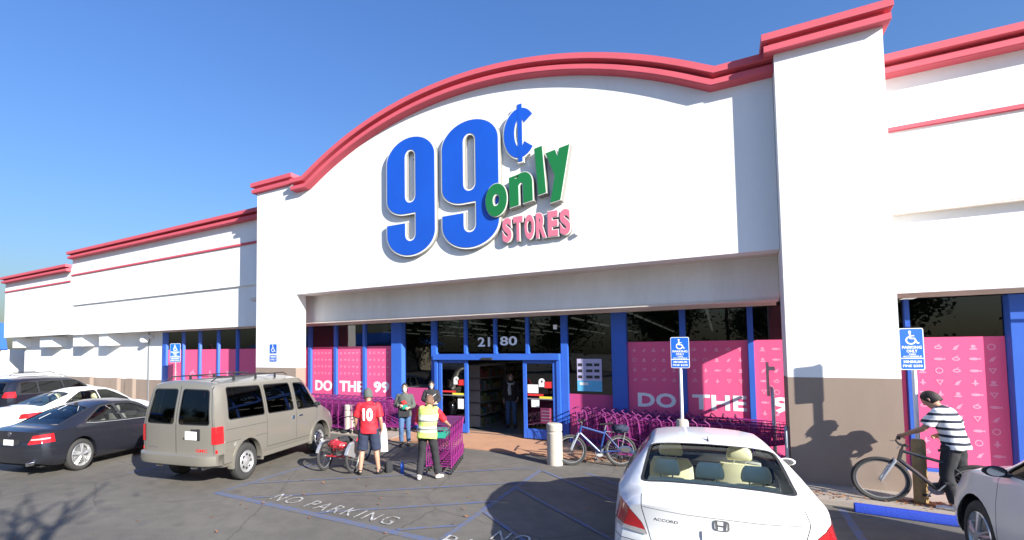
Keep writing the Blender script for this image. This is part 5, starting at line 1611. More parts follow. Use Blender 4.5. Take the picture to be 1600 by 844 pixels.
# man in the red jersey, back to the street, one hand down to the tricycle
r1, o1, J1 = person('man in red number 10 jersey, grey beanie and navy shorts standing beside the tricycle', (-6.2, 8.20, 0), 28, 1.0,
    dict(head=(-.02, .05, 1.61), face=(-.2, 1, -.35), waist=(0, .0, 1.10), elL=(-.27, .02, 1.14), wrL=(-.30, .16, .92), elR=(.25, -.04, 1.14), wrR=(.27, .05, .90),
         hiL=(-.10, 0, .93), knL=(-.14, .03, .50), anL=(-.17, -.05, .085), toL=(-.22, .11, .03), knR=(.15, .04, .50), anR=(.20, .02, .085), toR=(.25, .18, .03)),
    'skin', [('shirt', 'jersey', .85, .035, .10), ('shorts', 'navy', .98, .022), ('shoe', 'shoe_k')], hat='beanie')
stick_on(o1['shirt'], '10', 1, (0, -.4, 1.24), (1, 0, 0), (0, 0, 1), (0, -1, 0), 'jersey_number', 'letter', o1['shirt'], .05, 1.0, .21, .26)
mb = MB()
for s_ in (-1, 1): mb.tube([(s_ * .245, -.075, 1.30), (s_ * .262, -.06, 1.24)], .012, 5)
# white cloth bag hanging from his right hand
rs = []
wr = Vector((.27, .07, .86))
for t in range(9):
    k = t / 8; rr = .03 + .085 * sin(min(1, k * 1.15) * pi * .62)
    rs.append([(wr.x + .03 + rr * .75 * cos(a) * (1 + .12 * sin(3 * a + t)), wr.y + rr * .55 * sin(a), wr.z + .18 - .58 * k) for a in [2 * pi * q / 14 for q in range(14)]])
bag = MB(); bag.rings(rs)
bo = bag.build('cloth_bag', 'bagwhite', None, smooth=True, angle=80)
bo.matrix_basis = r1.matrix_basis.copy()
tag(bo, 'long white cloth bag hanging from the hand of the man in the red jersey', 'bag')
mb = MB(); mb.rings([[(x * k, y * k, z) for x, y in ((-.13, -.09), (.13, -.09), (.13, .09), (-.13, .09))] for k, z in ((.9, 0), (1, .04), (1, .30), (.8, .38), (.4, .40))])
bo = mb.build('duffel_bag', 'darkcloth', None, smooth=True, bevel=.02); bo.matrix_basis = Matrix.Translation((-5.95, 8.55, 0)) @ Matrix.Rotation(1.2, 4, 'Z') @ Matrix.Scale(.6, 4)
tag(bo, 'black bag standing on the asphalt behind the legs of the man in red', 'bag')
mb = MB(); mb.lathe([(0, 0), (.04, 0), (.042, .02), (.042, .15), (.03, .19), (.016, .21), (.016, .235), (0, .235)], n=16)
bo = mb.build('water_bottle', 'blue', None, smooth=True); bo.location = (-5.68, 8.66, 0)
tag(bo, 'small blue bottle on the ground beside the black bag', 'bottle')

# store worker in the hi-vis vest pushing the nested carts
r2, o2, J2 = person('worker in yellow reflective vest, red sleeves, black trousers and white shoes pushing nested carts', (-4.93, 8.42, 0), 14, .98,
    dict(pel=(0, 0, .95), waist=(0, .03, 1.10), chest=(.0, .09, 1.28), neck=(.0, .14, 1.42), head=(.0, .20, 1.545), face=(.1, 1, -.75), shL=(-.18, .13, 1.375), shR=(.18, .13, 1.375),
         elL=(-.24, .18, 1.12), wrL=(-.16, .42, 1.02), elR=(.29, .25, 1.16), wrR=(.33, .48, 1.04),
         knL=(-.13, .06, .50), anL=(-.16, -.06, .085), toL=(-.20, .10, .03), knR=(.14, .10, .50), anR=(.17, .16, .085), toR=(.21, .32, .03), curl=.8),
    'skin', [('shirt', 'jersey', .98, .022, .02), ('vest', 'vest', 0, .042, .13), ('trousers', 'darkcloth', 1.93, .012), ('shoe', 'shoe_w')], hair='hairshort')

# masked woman walking out
r3, o3, J3 = person('masked woman in dark grey jacket and blue jeans walking away from the store with shopping', (-7.22, 11.15, 0), 206, .95,
    dict(elL=(-.26, .02, 1.14), wrL=(-.14, .24, 1.10), elR=(.26, .02, 1.14), wrR=(.12, .25, 1.16), knR=(.08, .16, .52), anR=(.09, .10, .12), toR=(.10, .26, .06), knL=(-.09, .0, .50), anL=(-.09, -.14, .10), toL=(-.10, .02, .03), curl=.9, hairlow=-.12),
    'skin_l', [('jacket', 'greycoat', 1.85, .03, .10), ('trousers', 'jeans', 1.92, .006), ('shoe', 'shoe_k')], mask=True)
mb = MB()
ell(mb, (.0, .27, 1.24), (.085, .05, .06), 14, 10); lump(mb, .03)
bo = mb.build('red_parcel', 'red', None, smooth=True, angle=80); bo.matrix_basis = r3.matrix_basis.copy(); tag(bo, 'round red bundle held against the chest of the masked woman', 'parcel')
mb = MB(); ell(mb, (.0, .26, 1.13), (.11, .055, .075), 14, 10); lump(mb, .03); bo = mb.build('green_parcel', 'teal', None, smooth=True); bo.matrix_basis = r3.matrix_basis.copy(); tag(bo, 'green packet under the red bundle in the masked woman\'s arm', 'parcel')
mb = MB(); mb.rings([[(.0 + x, .16 + y, .84 + z) for x, y in ((-.15, -.03), (.15, -.03), (.15, .05), (-.15, .05))] for z in (0, .2)])
mb.tube(catmull([(.15, .17, 1.03), (.17, .15, 1.2), (.10, .10, 1.42), (-.02, -.02, 1.45), (-.14, -.16, 1.25), (-.19, -.10, 1.05), (-.15, .16, 1.0)], 4), .011, 6)
bo = mb.build('shoulder_bag', 'darkcloth', None, smooth=True, bevel=.01); bo.matrix_basis = r3.matrix_basis.copy(); tag(bo, 'black shoulder bag worn across the grey jacket of the masked woman', 'bag')

# second masked shopper behind the worker
r4, o4, J4 = person('shopper with white mask and black jacket standing by the left entrance jamb behind the worker', (-7.2, 12.55, .09), 215, .90,
    dict(head=(0, .04, 1.62), face=(.1, 1, -.25), elL=(-.27, .0, 1.16), wrL=(-.12, .20, 1.06), elR=(.27, .0, 1.16), wrR=(.12, .21, 1.08), curl=.9, hairlow=-.14),
    'skin_l', [('jacket', 'darkcloth', 1.85, .035, .08), ('trousers', 'navy', 1.93, .01), ('shoe', 'shoe_k')], mask=True)
mb = MB()
for i in range(1): mb.tube([(-.13, .175, 1.34), (-.04, .19, 1.27), (.06, .185, 1.27), (.14, .165, 1.33)], .010, 5)
mb.tube([(-.20, .14, 1.03), (.0, .19, 1.0), (.20, .14, 1.03)], .012, 5)
mb.build('jacket_stripe', 'bagwhite', o4['jacket'], smooth=True)
# two people just inside
r5, o5, J5 = person('person in black with grey scarf and face mask standing inside the open doorway', (-5.55, 14.7, .15), 195, .97,
    dict(elL=(-.25, .02, 1.14), wrL=(-.22, .15, .95), hairlow=-.05), 'skin_l', [('jacket', 'darkcloth', 1.9, .03, .1), ('trousers', 'jeans', 1.93, .008), ('shoe', 'shoe_k')], mask=True)
mb = MB(); pts = [(.11 * cos(a), .02 + .10 * sin(a), 1.42 - .03 * sin(a)) for a in [2 * pi * k / 16 for k in range(16)]]; mb.tube(pts, .04, 8, closed=True); mb.tube([(.03, .13, 1.40), (.04, .15, 1.2), (.03, .14, 1.05)], [.04, .06, .05], 8)
mb.build('scarf', M['mask'], r5, smooth=True)
r6, o6, J6 = person('shopper in khaki clothes with back turned deeper inside the store', (-6.4, 16.4, .15), 20, 1.0,
    dict(), 'skin', [('jacket', 'beigecloth', 1.9, .04, .12), ('trousers', 'beigecloth', 1.93, .02), ('shoe', 'shoe_k')])

# cyclist in the striped shirt
r7, o7, J7 = person('man in black and white striped shirt bending over his bicycle beside the sign post', (2.99, 10.62, .08), 58, 1.02,
    dict(pel=(0, -.02, .96), waist=(0, .01, 1.12), chest=(0, .07, 1.32), neck=(0, .13, 1.48), head=(0, .22, 1.60), face=(.05, 1, -.75), shL=(-.18, .10, 1.43), shR=(.18, .10, 1.43),
         elL=(-.23, .24, 1.18), wrL=(-.14, .50, 1.04), elR=(.26, .00, 1.19), wrR=(.22, .20, 1.06), knL=(-.11, .06, .50), anL=(-.12, -.03, .085), toL=(-.14, .14, .03), knR=(.11, -.02, .50), anR=(.13, -.16, .10), toR=(.15, .01, .03), curl=.9),
    'skin', [('polo_shirt', 'striped', .8, .032, .08), ('trousers', 'darkcloth', 1.93, .018), ('shoe', 'shoe_w')], hair='hair', mask=False)
mb = MB(); H_ = J7['head']
# ================================================================ SHOPPING CARTS
M['plum'] = mat('plum_plastic', (.10, .02, .09), .5)
def make_cart(hm='teal'):
    c = thing('shopping_cart', 'magenta shopping cart', 'shopping cart')
    r = .0042
    mb = MB()
    # basket: rear top y=+-.26 x=0 ; front top +-.19 x=.82
    T = lambda x, s: (x, s * (.26 - .07 * x / .82), .92 - .03 * x)
    Bt = lambda x, s: (x, s * (.20 - .05 * x / .78), .50 + .16 * x / .78)
    for s in (-1, 1):
        mb.tube([T(0, s), T(.82, s)], .0075, 5)
        for k in range(1, 4): 
            t = k / 4
            mb.tube([tuple(Vector(T(0, s)).lerp(Vector(Bt(.03, s)), t)), tuple(Vector(T(.82, s)).lerp(Vector(Bt(.78, s)), t))], r, 4)
        mb.tube([Bt(.03, s), Bt(.78, s)], r * 1.4, 4)
        for k in range(13):
            t = k / 12; mb.tube([T(.82 * t, s), Bt(.03 + .75 * t, s)], r, 4)
    for k in range(8):
        s = -1 + 2 * k / 7
        mb.tube([(.82, .19 * s, .895), (.78, .15 * s, .66)], r, 4); mb.tube([(.03, .20 * s, .50), (.78, .15 * s, .66)], r, 4)
        mb.tube([(.0, .25 * s, .90), (.05, .20 * s, .52)], r, 4)
    for t in (0, .33, .66, 1): mb.tube([(.82 - .04 * t, -(.19 - .04 * t), .895 - .235 * t), (.82 - .04 * t, .19 - .04 * t, .895 - .235 * t)], .006, 4)
    for t in (0, .5, 1): mb.tube([(.05 * t, -.25 + .05 * t, .90 - .38 * t), (.05 * t, .25 - .05 * t, .90 - .38 * t)], .006, 4)
    mb.build('basket', 'cart', c)
    mb = MB()
    for s in (-1, 1):
        mb.tube([(-.10, s * .26, 1.0), (-.02, s * .26, .93), (.02, s * .255, .55), (.0, s * .26, .14)], .0125, 6)
        mb.tube([(.0, s * .26, .14), (.80, s * .17, .16), (.84, s * .17, .20)], .0125, 6)
        mb.tube([(.02, s * .25, .52), (.40, s * .20, .40), (.74, s * .16, .20)], .011, 6)
    mb.tube([(.80, -.17, .16), (.80, .17, .16)], .011, 6); mb.tube([(.05, -.25, .16), (.05, .25, .16)], .011, 6)
    for k in range(5): mb.tube([(.05, -.2 + .1 * k, .17), (.80, -.14 + .07 * k, .17)], r, 4)
    mb.build('chassis', 'cart', c)
    mb = MB(); mb.tube([(-.10, -.27, 1.0), (-.10, .27, 1.0)], .016, 8); mb.build('handle', 'plum', c, smooth=True)
    mb = MB(); mb.box(-.02, .0, -.15, .15, .74, .86); mb.build('child_seat_flap', hm, c, bevel=.004)
    for x, y in ((.04, -.255), (.04, .255), (.80, -.165), (.80, .165)):
        mb = MB(); mb.lathe([(.0, -.012), (.052, -.012), (.058, -.006), (.058, .006), (.052, .012), (0, .012)], (x, y, .058), 'y', 12); mb.build('castor', 'black', c, smooth=True)
        pass
    return c

cart0 = make_cart(); cart1 = make_cart('plum')
used = {}
def put_cart(x, y, ang, label, group, dz=0.0, src=None):
    src = src or cart1
    if src.name not in used:
        o = src; used[src.name] = True; o.matrix_basis = Matrix.Translation((x, y, dz)) @ Matrix.Rotation(radians(ang), 4, 'Z'); o['label'] = label
    else: o = dup(src, (x, y, dz), radians(ang), label)
    o['group'] = group
    return o
n = 8
for i in range(n):
    a = 107.5; d = Vector((cos(radians(a)), sin(radians(a)), 0)); sdv = Vector((-d.y, d.x, 0))
    p = Vector((-4.72, 8.98, 0)) + sdv * .24 + d * (.215 * i)
    lab = 'magenta cart whose teal handle the vest worker pushes, last of the rolling line' if i == 0 else ('foremost magenta cart of the line the vest worker pushes' if i == n - 1 else 'magenta cart nested mid line in front of the vest worker')
    put_cart(p.x, p.y, a, lab, 'carts pushed by the worker in the vest', 0.0, cart0)
for i in range(15):
    put_cart(-12.1 + .235 * i, 12.72, 2, 'magenta cart nested in the row along the left window', 'carts in the row along the left window', .085)
for i in range(11):
    put_cart(-11.4 + .26 * i, 12.08, 176, 'magenta cart nested in the outer row in front of the left window, beyond the van', 'carts in the outer left row', .04)
for i in range(16):
    put_cart(-3.0 + .225 * i, 12.72, -2, 'magenta cart nested in the row against the right window', 'carts in the row along the right window', .085)
for i in range(13):
    put_cart(-2.2 + .225 * i, 12.12, -2, 'magenta cart nested in the outer row between the white sedan and the right window', 'carts in the outer right row', .045)

# cart bay rail beside the tower
mb = MB(); mb.tube([(.93, 12.3, 0), (.93, 12.45, 1.62), (.93, 12.5, 1.70), (.93, 12.9, 1.72)], .035, 10)
ra = thing('guard_rail', 'galvanised steel post rail of the cart bay beside the brick-coloured tower base', 'rail', (.93, 12.3, 0))
ra['label'] = 'tall galvanised post rail closing the cart bay beside the tower'
mb.build('post', 'steel', ra, world=True, smooth=True)
mb = MB(); mb.tube([(.86, 12.45, 1.55), (.86, 12.45, 2.25)], .028, 8); mb.box(.84, .98, 12.40, 12.50, 2.08, 2.16); mb.build('upper_post', 'steel', ra, world=True)
mb = MB(); mb.tube([(1.03, 11.35, 0), (1.03, 11.35, 1.0), (1.03, 11.4, 1.08)], .03, 8); mb.build('post', 'steel', ra, world=True, smooth=True)

# ================================================================ BOLLARDS, SIGNS, WHEEL STOP
def bollard(x, y, label):
    t = thing('bollard', label, 'bollard', (x, y, 0), 0, 'concrete bollards in front of the store')
    mb = MB(); mb.lathe([(.0, 0), (.165, 0), (.165, .70), (.150, .715), (.150, .735), (.165, .75), (.168, .88), (.15, .905), (0, .91)], n=28)
    mb.build('post', 'conc', t, smooth=True, angle=30)
bollard(-3.15, 10.97, 'round concrete bollard beside the blue bicycle, right of the entrance')
bollard(-9.8, 11.97, 'round concrete bollard standing in front of the left cart rows')

def acc_sign(mb_blue, mb_white, w, h, fn, small=True):
    """blue access sign: white border, wheelchair figure, words"""
    mb_white.prism(rrect(-w / 2, w / 2, -h / 2, h / 2, w * .09), fn, 0, .004)
    mb_blue.prism(rrect(-w / 2 + .010, w / 2 - .010, -h / 2 + .010, h / 2 - .010, w * .07), fn, .0045, .006)
def wheelchair(mb, fn, cx_, cz_, s):
    ring = [(cx_ + s * .30 * cos(a) - s * .03, cz_ - s * .18 + s * .30 * sin(a)) for a in [radians(100 + 250 * k / 16) for k in range(17)]]
    inn = [(cx_ + s * .21 * cos(a) - s * .03, cz_ - s * .18 + s * .21 * sin(a)) for a in [radians(350 - 250 * k / 16) for k in range(17)]]
    mb.prism(ring + inn, fn, .007, .0085)
    mb.prism([(cx_ - s * .08 + s * .08 * cos(a), cz_ + s * .42 + s * .08 * sin(a)) for a in [2 * pi * k / 12 for k in range(12)]], fn, .007, .0085)
    def bar(a, b, w):
        a, b = Vector(a), Vector(b); d = (b - a).normalized(); n_ = Vector((-d.y, d.x)) * w / 2
        mb.prism([tuple(a + n_), tuple(a - n_), tuple(b - n_), tuple(b + n_)], fn, .007, .0086)
    bar((cx_ - s * .08, cz_ + s * .34), (cx_ - s * .05, cz_ - s * .08), s * .10)
    bar((cx_ - s * .05, cz_ - s * .05), (cx_ + s * .20, cz_ - s * .05), s * .09)
    bar((cx_ + s * .17, cz_ - s * .05), (cx_ + s * .32, cz_ - s * .40), s * .09)
    bar((cx_ - s * .06, cz_ + s * .14), (cx_ + s * .16, cz_ + s * .14), s * .07)
    bar((cx_ + s * .28, cz_ - s * .40), (cx_ + s * .42, cz_ - s * .36), s * .07)
def post_sign(x, y, zc, w, h, ang, label, pole_h, base=None, pm='steel', polex=0.0):
    t = thing('parking_sign', label, 'parking sign', (x, y, 0), radians(ang), 'blue disabled parking signs')
    mb = MB(); mb.tube([(polex, .035, 0), (polex, .035, pole_h)], .03, 10); mb.build('pole', pm, t, smooth=True)
    fn = lambda a, b, d: (a, -d, zc + b)
    mw, mbl, mt = MB(), MB(), MB()
    acc_sign(mbl, mw, w, h, fn)
    # second small plate joint: white line
    mt.prism([(-w / 2, -h * .235), (w / 2, -h * .235), (w / 2, -h * .215), (-w / 2, -h * .215)], fn, .006, .0082)
    wheelchair(mt, fn, 0, h * .27, h * .34)
    def tx(s_, a, b, c, d_): add_text(mt, s_, a * w, b * w, c * h, d_ * h, lambda p, q, d: fn(p, q, .0075 + d), bold=.02, depth=.001)
    tx('PARKING', -.40, .40, .005, .075); tx('ONLY', -.22, .22, -.085, -.015); tx('VAN', -.14, .14, -.145, -.105); tx('ACCESSIBLE', -.38, .38, -.20, -.16)
    tx('MINIMUM', -.36, .36, -.335, -.275); tx('FINE $250', -.40, .40, -.44, -.375)
    mw.build('sign_plate', 'letter', t); mbl.build('sign_face', 'signblue', t); mt.build('sign_print', 'letter', t)
    if base:
        mb = MB(); mb.lathe([(0, 0), (base[0], 0), (base[0], base[1] - .04), (base[0] * .8, base[1]), (0, base[1])], (polex, .035, 0), n=20); mb.build('base', base[2], t, smooth=True, angle=30)
    return t
M['yellowpost'] = mat('weathered_yellow_paint', (0.36, 0.25, 0.11), 0.85, var=0.4, scale=14, bump=.4)
post_sign(-.67, 11.55, 2.46, .34, .64, 4, 'blue disabled parking sign on a pole with concrete base above the white sedan', 2.75, (.115, 1.08, 'conc'), 'letter')
post_sign(2.62, 10.75, 2.50, .30, .66, 10, 'blue disabled parking sign on the pole with the weathered yellow base beside the cyclist', 2.80, (.085, 1.08, 'yellowpost'), 'letter', .03)
post_sign(-19.45, 12.3, 2.56, .50, .78, 20, 'distant blue disabled parking sign on a pole in front of the left wing windows', 2.95, None, 'steel')
wsn = thing('parking_sign', 'blue disabled parking sign fixed flat on the white pier above the van', 'parking sign', (-12.78, 11.6, 2.53), 0, 'blue disabled parking signs')
fnw = lambda a, b, d: (a, -.004 - d, b)
mw, mbl, mt = MB(), MB(), MB()
for zc, h in ((.13, .33), (-.19, .24)):
    f2 = lambda a, b, d, zc=zc: fnw(a, b + zc, d)
    acc_sign(mbl, mw, .36, h, f2)
    if h > .3: wheelchair(mt, f2, 0, .01, .26)
    else: 
        for i, s_ in enumerate(('PARKING', 'ONLY')): add_text(mt, s_, -.13, .13, .02 - i * .09, .08 - i * .09, lambda p, q, d: f2(p, q, .0075 + d), bold=.02, depth=.001)
mw.build('sign_plate', 'letter', wsn); mbl.build('sign_face', 'signblue', wsn); mt.build('sign_print', 'letter', wsn)

mb = MB(); a = Vector((1.72, 10.12)); b = Vector((4.3, 9.86)); d = (b - a).normalized(); nn = Vector((-d.y, d.x))
rs = []
for p in (a, b):
    rs.append([(p.x + nn.x * o, p.y + nn.y * o, z) for o, z in ((-.085, 0), (-.075, .09), (-.045, .13), (.045, .13), (.075, .09), (.085, 0))])
mb.rings(rs)
o = mb.build('wheel_stop', 'stopblue', None, smooth=True, bevel=.012)
tag(o, 'long bright blue painted wheel stop below the bicycle in front of the tower', 'wheel stop')

# ================================================================ BICYCLES
M['bikeblue'] = mat('blue_bike_paint', (0.015, 0.05, 0.20), .3, coat=.5); M['bikeblack'] = mat('black_bike_paint', (0.02, 0.02, 0.022), .3, coat=.5); M['bikered'] = mat('red_bike_paint', (0.45, .02, .03), .35, coat=.4)
M['rimgrey'] = mat('grey_rim', (.30, .31, .31), .35, metal=.6); M['bikesilver'] = mat('silver_fork', (.45, .48, .52), .3, metal=.4)
def bike_wheel(root, x, r, tm='tyre', y=0.0, tw=.028, disc=False, steer=0.0):
    cyc = lambda rr, n=40: [(x + rr * cos(2 * pi * k / n) , y, r + rr * sin(2 * pi * k / n)) for k in range(n)]
    mb = MB(); mb.lathe([(.016, -.03), (.02, -.025), (.02, .025), (.016, .03)], (x, y, r), 'y', 10); w = mb.build('wheel', 'steel', root)
    mb = MB(); mb.tube(cyc(r - tw), tw, 8, closed=True); mb.build('tyre', tm, w, smooth=True)
    mb = MB(); mb.tube(cyc(r - 2 * tw - .008), .012, 6, closed=True); mb.build('rim', 'rimgrey', w, smooth=True)
    mb = MB()
    for k in range(28):
        a = 2 * pi * k / 28; a2 = a + (.25 if k % 2 else -.25)
        mb.tube([(x + .018 * cos(a2), y + (.02 if k % 4 < 2 else -.02), r + .018 * sin(a2)), (x + (r - 2 * tw - .01) * cos(a), y, r + (r - 2 * tw - .01) * sin(a))], .0014, 3, caps=False)
    mb.build('spokes', 'rimgrey', w)
    return w
def bicycle(label, loc, ang, lean, fm, forkm, r=.335, basket=False, wb=1.05, barbag=False):
    t = thing('bicycle', label, 'bicycle', loc, 0)
    t.matrix_basis = Matrix.Translation(loc) @ Matrix.Rotation(radians(ang), 4, 'Z') @ Matrix.Rotation(radians(lean), 4, 'X')
    bike_wheel(t, 0, r); bike_wheel(t, wb, r)
    mb = MB()
    bb = (.43, 0, .29); st = (.30, 0, .78); hd0 = (.84, 0, .70); hd1 = (.81, 0, .84)
    mb.tube([bb, st], .020, 8); mb.tube([bb, hd0], .028, 8); mb.tube([(.32, 0, .70), hd1], .023, 8); mb.tube([(.845, 0, .68), (.805, 0, .86)], .024, 8)
    for s_ in (-.055, .055): mb.tube([(0, s_, r), (.40, s_ * .4, .30)], .010, 6); mb.tube([(0, s_, r), (.31, s_ * .3, .72)], .009, 6)
    mb.build('frame', fm, t, smooth=True)
    mb = MB()
    for s_ in (-.06, .06): mb.tube([(wb, s_, r), (wb - .13, s_, .62), (wb - .17, s_ * .9, .69)], [.014, .021, .021], 8)
    mb.tube([(wb - .17, -.06, .69), (wb - .17, .06, .69)], .02, 8); mb.build('fork', forkm, t, smooth=True)
    mb = MB(); mb.tube([(.805, 0, .86), (.79, 0, .93), (.85, 0, .96)], .016, 8); mb.tube([(.80, -.31, .99), (.85, -.12, .965), (.85, .12, .965), (.80, .31, .99)], .013, 8); mb.build('handlebar', 'black', t, smooth=True)
    for s_ in (-1, 1):
        mb = MB(); mb.tube([(.80, s_ * .19, .985), (.795, s_ * .32, .99)], .018, 8); mb.build('grip', 'dark', t, smooth=True)
        mb = MB(); mb.tube([(.85, s_ * .17, .96), (.90, s_ * .24, .93)], .006, 5); mb.build('brake_lever', 'steel', t)
    mb = MB(); mb.tube([(.32, 0, .74), (.28, 0, .88)], .013, 8); mb.build('seat_post', 'steel', t)
    mb = MB(); rs = [[(x, w * cos(a), .90 + .02 * sin(a) + dz) for a in [2 * pi * k / 10 for k in range(10)]] for x, w, dz in ((.14, .05, .01), (.18, .075, .015), (.26, .06, .0), (.34, .03, -.002), (.41, .018, -.008))]
    mb.rings(rs); mb.build('saddle', 'dark', t, smooth=True, angle=80)
    mb = MB(); mb.lathe([(.03, -.045), (.095, -.045), (.097, -.04), (.03, -.04)], (bb[0], 0, bb[2]), 'y', 24)
    mb.tube([(bb[0], -.06, bb[2]), (bb[0] + .10, -.07, bb[2] - .14)], .010, 6); mb.tube([(bb[0], .06, bb[2]), (bb[0] - .10, .07, bb[2] + .14)], .010, 6); mb.build('crankset', 'steel', t)
    for q in ((bb[0] + .10, -.12, bb[2] - .14), (bb[0] - .10, .12, bb[2] + .14)):
        mb = MB(); mb.box(q[0] - .045, q[0] + .045, q[1] - .045, q[1] + .045, q[2] - .01, q[2] + .01); mb.build('pedal', 'dark', t, bevel=.003)
    mb = MB(); mb.tube([(bb[0], -.043, bb[2] + .095), (0, -.043, r + .04)], .004, 4); mb.tube([(bb[0], -.043, bb[2] - .095), (0, -.043, r - .04)], .004, 4); mb.build('chain', 'dark', t)
    if barbag:
        mb = MB(); ell(mb, (-.02, 0, .80), (.18, .12, .09), 20, 12); lump(mb, .04); mb.build('carrier_bag', 'navy', t, smooth=True, angle=80)
        mb = MB(); mb.tube([(.32, 0, .74), (-.18, 0, .72)], .01, 5); mb.tube([(-.1, .05, .72), (0, .05, r)], .006, 5); mb.build('carrier', 'steel', t)
    return t
bicycle('blue bicycle with a dark carrier bag parked in front of the carts beside the bollard', (-1.86, 11.50, 0), 205, 6, 'bikeblue', 'bikesilver', .335, barbag=True)
bicycle('black mountain bike with a silver fork held by the man in the striped shirt', (3.20, 10.55, .08), 176, -5, 'bikeblack', 'bikesilver', .36, wb=1.06)

# adult tricycle by the van
tr = thing('tricycle', 'adult tricycle with two silver-mudguard rear wheels and red frame beside the van', 'tricycle', (-6.88, 8.08, 0), radians(97))
tr.matrix_basis = Matrix.Translation((-6.90, 8.08, 0)) @ Matrix.Rotation(radians(100), 4, 'Z')
r = .31
for y in (-.34, .34):
    bike_wheel(tr, 0, r, y=y)
    mb = MB(); rs = []
    for k in range(15):
        a = radians(-10 + 170 * k / 14); rr = r + .025
        rs.append([(rr * cos(a) * q, y + dy, r + rr * sin(a) * q) for dy, q in ((-.035, .97), (-.03, 1.0), (.03, 1.0), (.035, .97), (.03, .985), (-.03, .985))])
    mb.rings(rs); mb.build('mudguard', 'alloy', tr, smooth=True)
    if y < 0:
        mb = MB(); mb.prism([(.0, r)] + [((r + .02) * cos(radians(a)), r + (r + .02) * sin(radians(a))) for a in range(20, 165, 10)], lambda a, b, d: (a, y - .04 - d, b), 0, .004); mb.build('side_guard', 'alloy', tr)
bike_wheel(tr, 1.22, .29)
mb = MB(); mb.tube([(0, -.36, r), (0, .36, r)], .016, 8); mb.tube([(0, 0, r), (.45, 0, .30), (1.0, 0, .66), (1.02, 0, .80)], .02, 8); mb.tube([(.45, 0, .30), (.32, 0, .70)], .018, 8); mb.tube([(0, -.2, r), (.32, 0, .66), (0, .2, r)], .012, 8); mb.build('frame', 'bikered', tr, smooth=True)
mb = MB()
for s_ in (-.05, .05): mb.tube([(1.22, s_, .29), (1.05, s_, .64)], .014, 8)
mb.tube([(1.05, -.05, .64), (1.05, .05, .64)], .016, 8); mb.build('fork', 'bikered', tr, smooth=True)
mb = MB(); mb.tube([(1.03, 0, .70), (1.0, 0, .98)], .014, 8); mb.tube(catmull([(.78, -.31, 1.02), (.98, -.26, 1.03), (1.02, 0, .98), (.98, .26, 1.03), (.78, .31, 1.02)], 4), .012, 8); mb.build('handlebar', 'black', tr, smooth=True)
mb = MB(); rs = [[(x, w * cos(a), .80 + .03 * sin(a)) for a in [2 * pi * k / 10 for k in range(10)]] for x, w in ((.16, .07), (.22, .11), (.32, .09), (.46, .025))]
mb.rings(rs); mb.build('saddle', 'dark', tr, smooth=True, angle=80)
mb = MB()
for z in (.42, .52, .62): mb.tube([(-.22, -.27, z), (.20, -.27, z), (.20, .27, z), (-.22, .27, z)], .006, 5, closed=True)
for k in range(9):
    for y in (-.27, .27): mb.tube([(-.22 + .0525 * k, y, .42), (-.22 + .0525 * k, y, .62)], .003, 4)
    for x in (-.22, .20): mb.tube([(x, -.27 + .0675 * k, .42), (x, -.27 + .0675 * k, .62)], .003, 4)
    mb.tube([(-.22 + .0525 * k, -.27, .42), (-.22 + .0525 * k, .27, .42)], .003, 4)
mb.build('rear_basket', 'black', tr)
mb = MB(); ell(mb, (-.0, .02, .56), (.18, .21, .10), 22, 14); lump(mb, .045)
o = mb.build('red_bundle', 'bikered', None, smooth=True, angle=80); o.matrix_basis = tr.matrix_basis.copy(); tag(o, 'red and dark bundle lying in the rear basket of the tricycle', 'bundle')
mb = MB(); ell(mb, (.12, -.06, .63), (.17, .16, .08), 22, 14); lump(mb, .05)
o = mb.build('dark_sack', 'darkcloth', None, smooth=True, angle=80); o.matrix_basis = tr.matrix_basis.copy(); tag(o, 'dark sack on top of the red bundle in the tricycle basket', 'bag')

# dry leaves drifted under the blue bicycle and by the yellow post
mb = MB(); rnd = random.Random(3)
def leaves(n, cx_, cy_, sx, sy, z0):
    for _ in range(n):
        x, y = rnd.gauss(cx_, sx), rnd.gauss(cy_, sy); a = rnd.random() * 6.28; s_ = rnd.uniform(.02, .045); z = z0 + rnd.random() * .02
        u = Vector((cos(a), sin(a), rnd.uniform(-.3, .3))) * s_; v = Vector((-sin(a), cos(a), rnd.uniform(-.3, .3))) * s_ * .5
        c = Vector((x, y, z + .012)); mb.quad(c - u, c - v, c + u, c + v)
leaves(900, -1.9, 12.0, .65, .22, .03); leaves(150, -.6, 11.4, .9, .2, .0); leaves(260, 2.75, 10.75, .25, .10, .085); leaves(60, 1.4, 10.6, .3, .12, .085); leaves(90, -7, 7, 4, 3, 0); leaves(40, -2, 8, 2, 2, 0)
o = mb.build('fallen_leaves', 'litter', None, fixn=False); tag(o, 'brown dry leaves drifted under the bicycles and carts', 'leaves', kind='stuff')
mb = MB()
for x, y, w in ((-7.0, 5.4, .05), (-3.5, 6.6, .03), (-9.6, 6.6, .02), (-2.2, 7.2, .02)):
    mb.rings([[(x + w * cos(a) * (1 + .3 * sin(2 * a)), y + w * .7 * sin(a), z) for a in [2 * pi * k / 7 for k in range(7)]] for z in (.001, .006)])
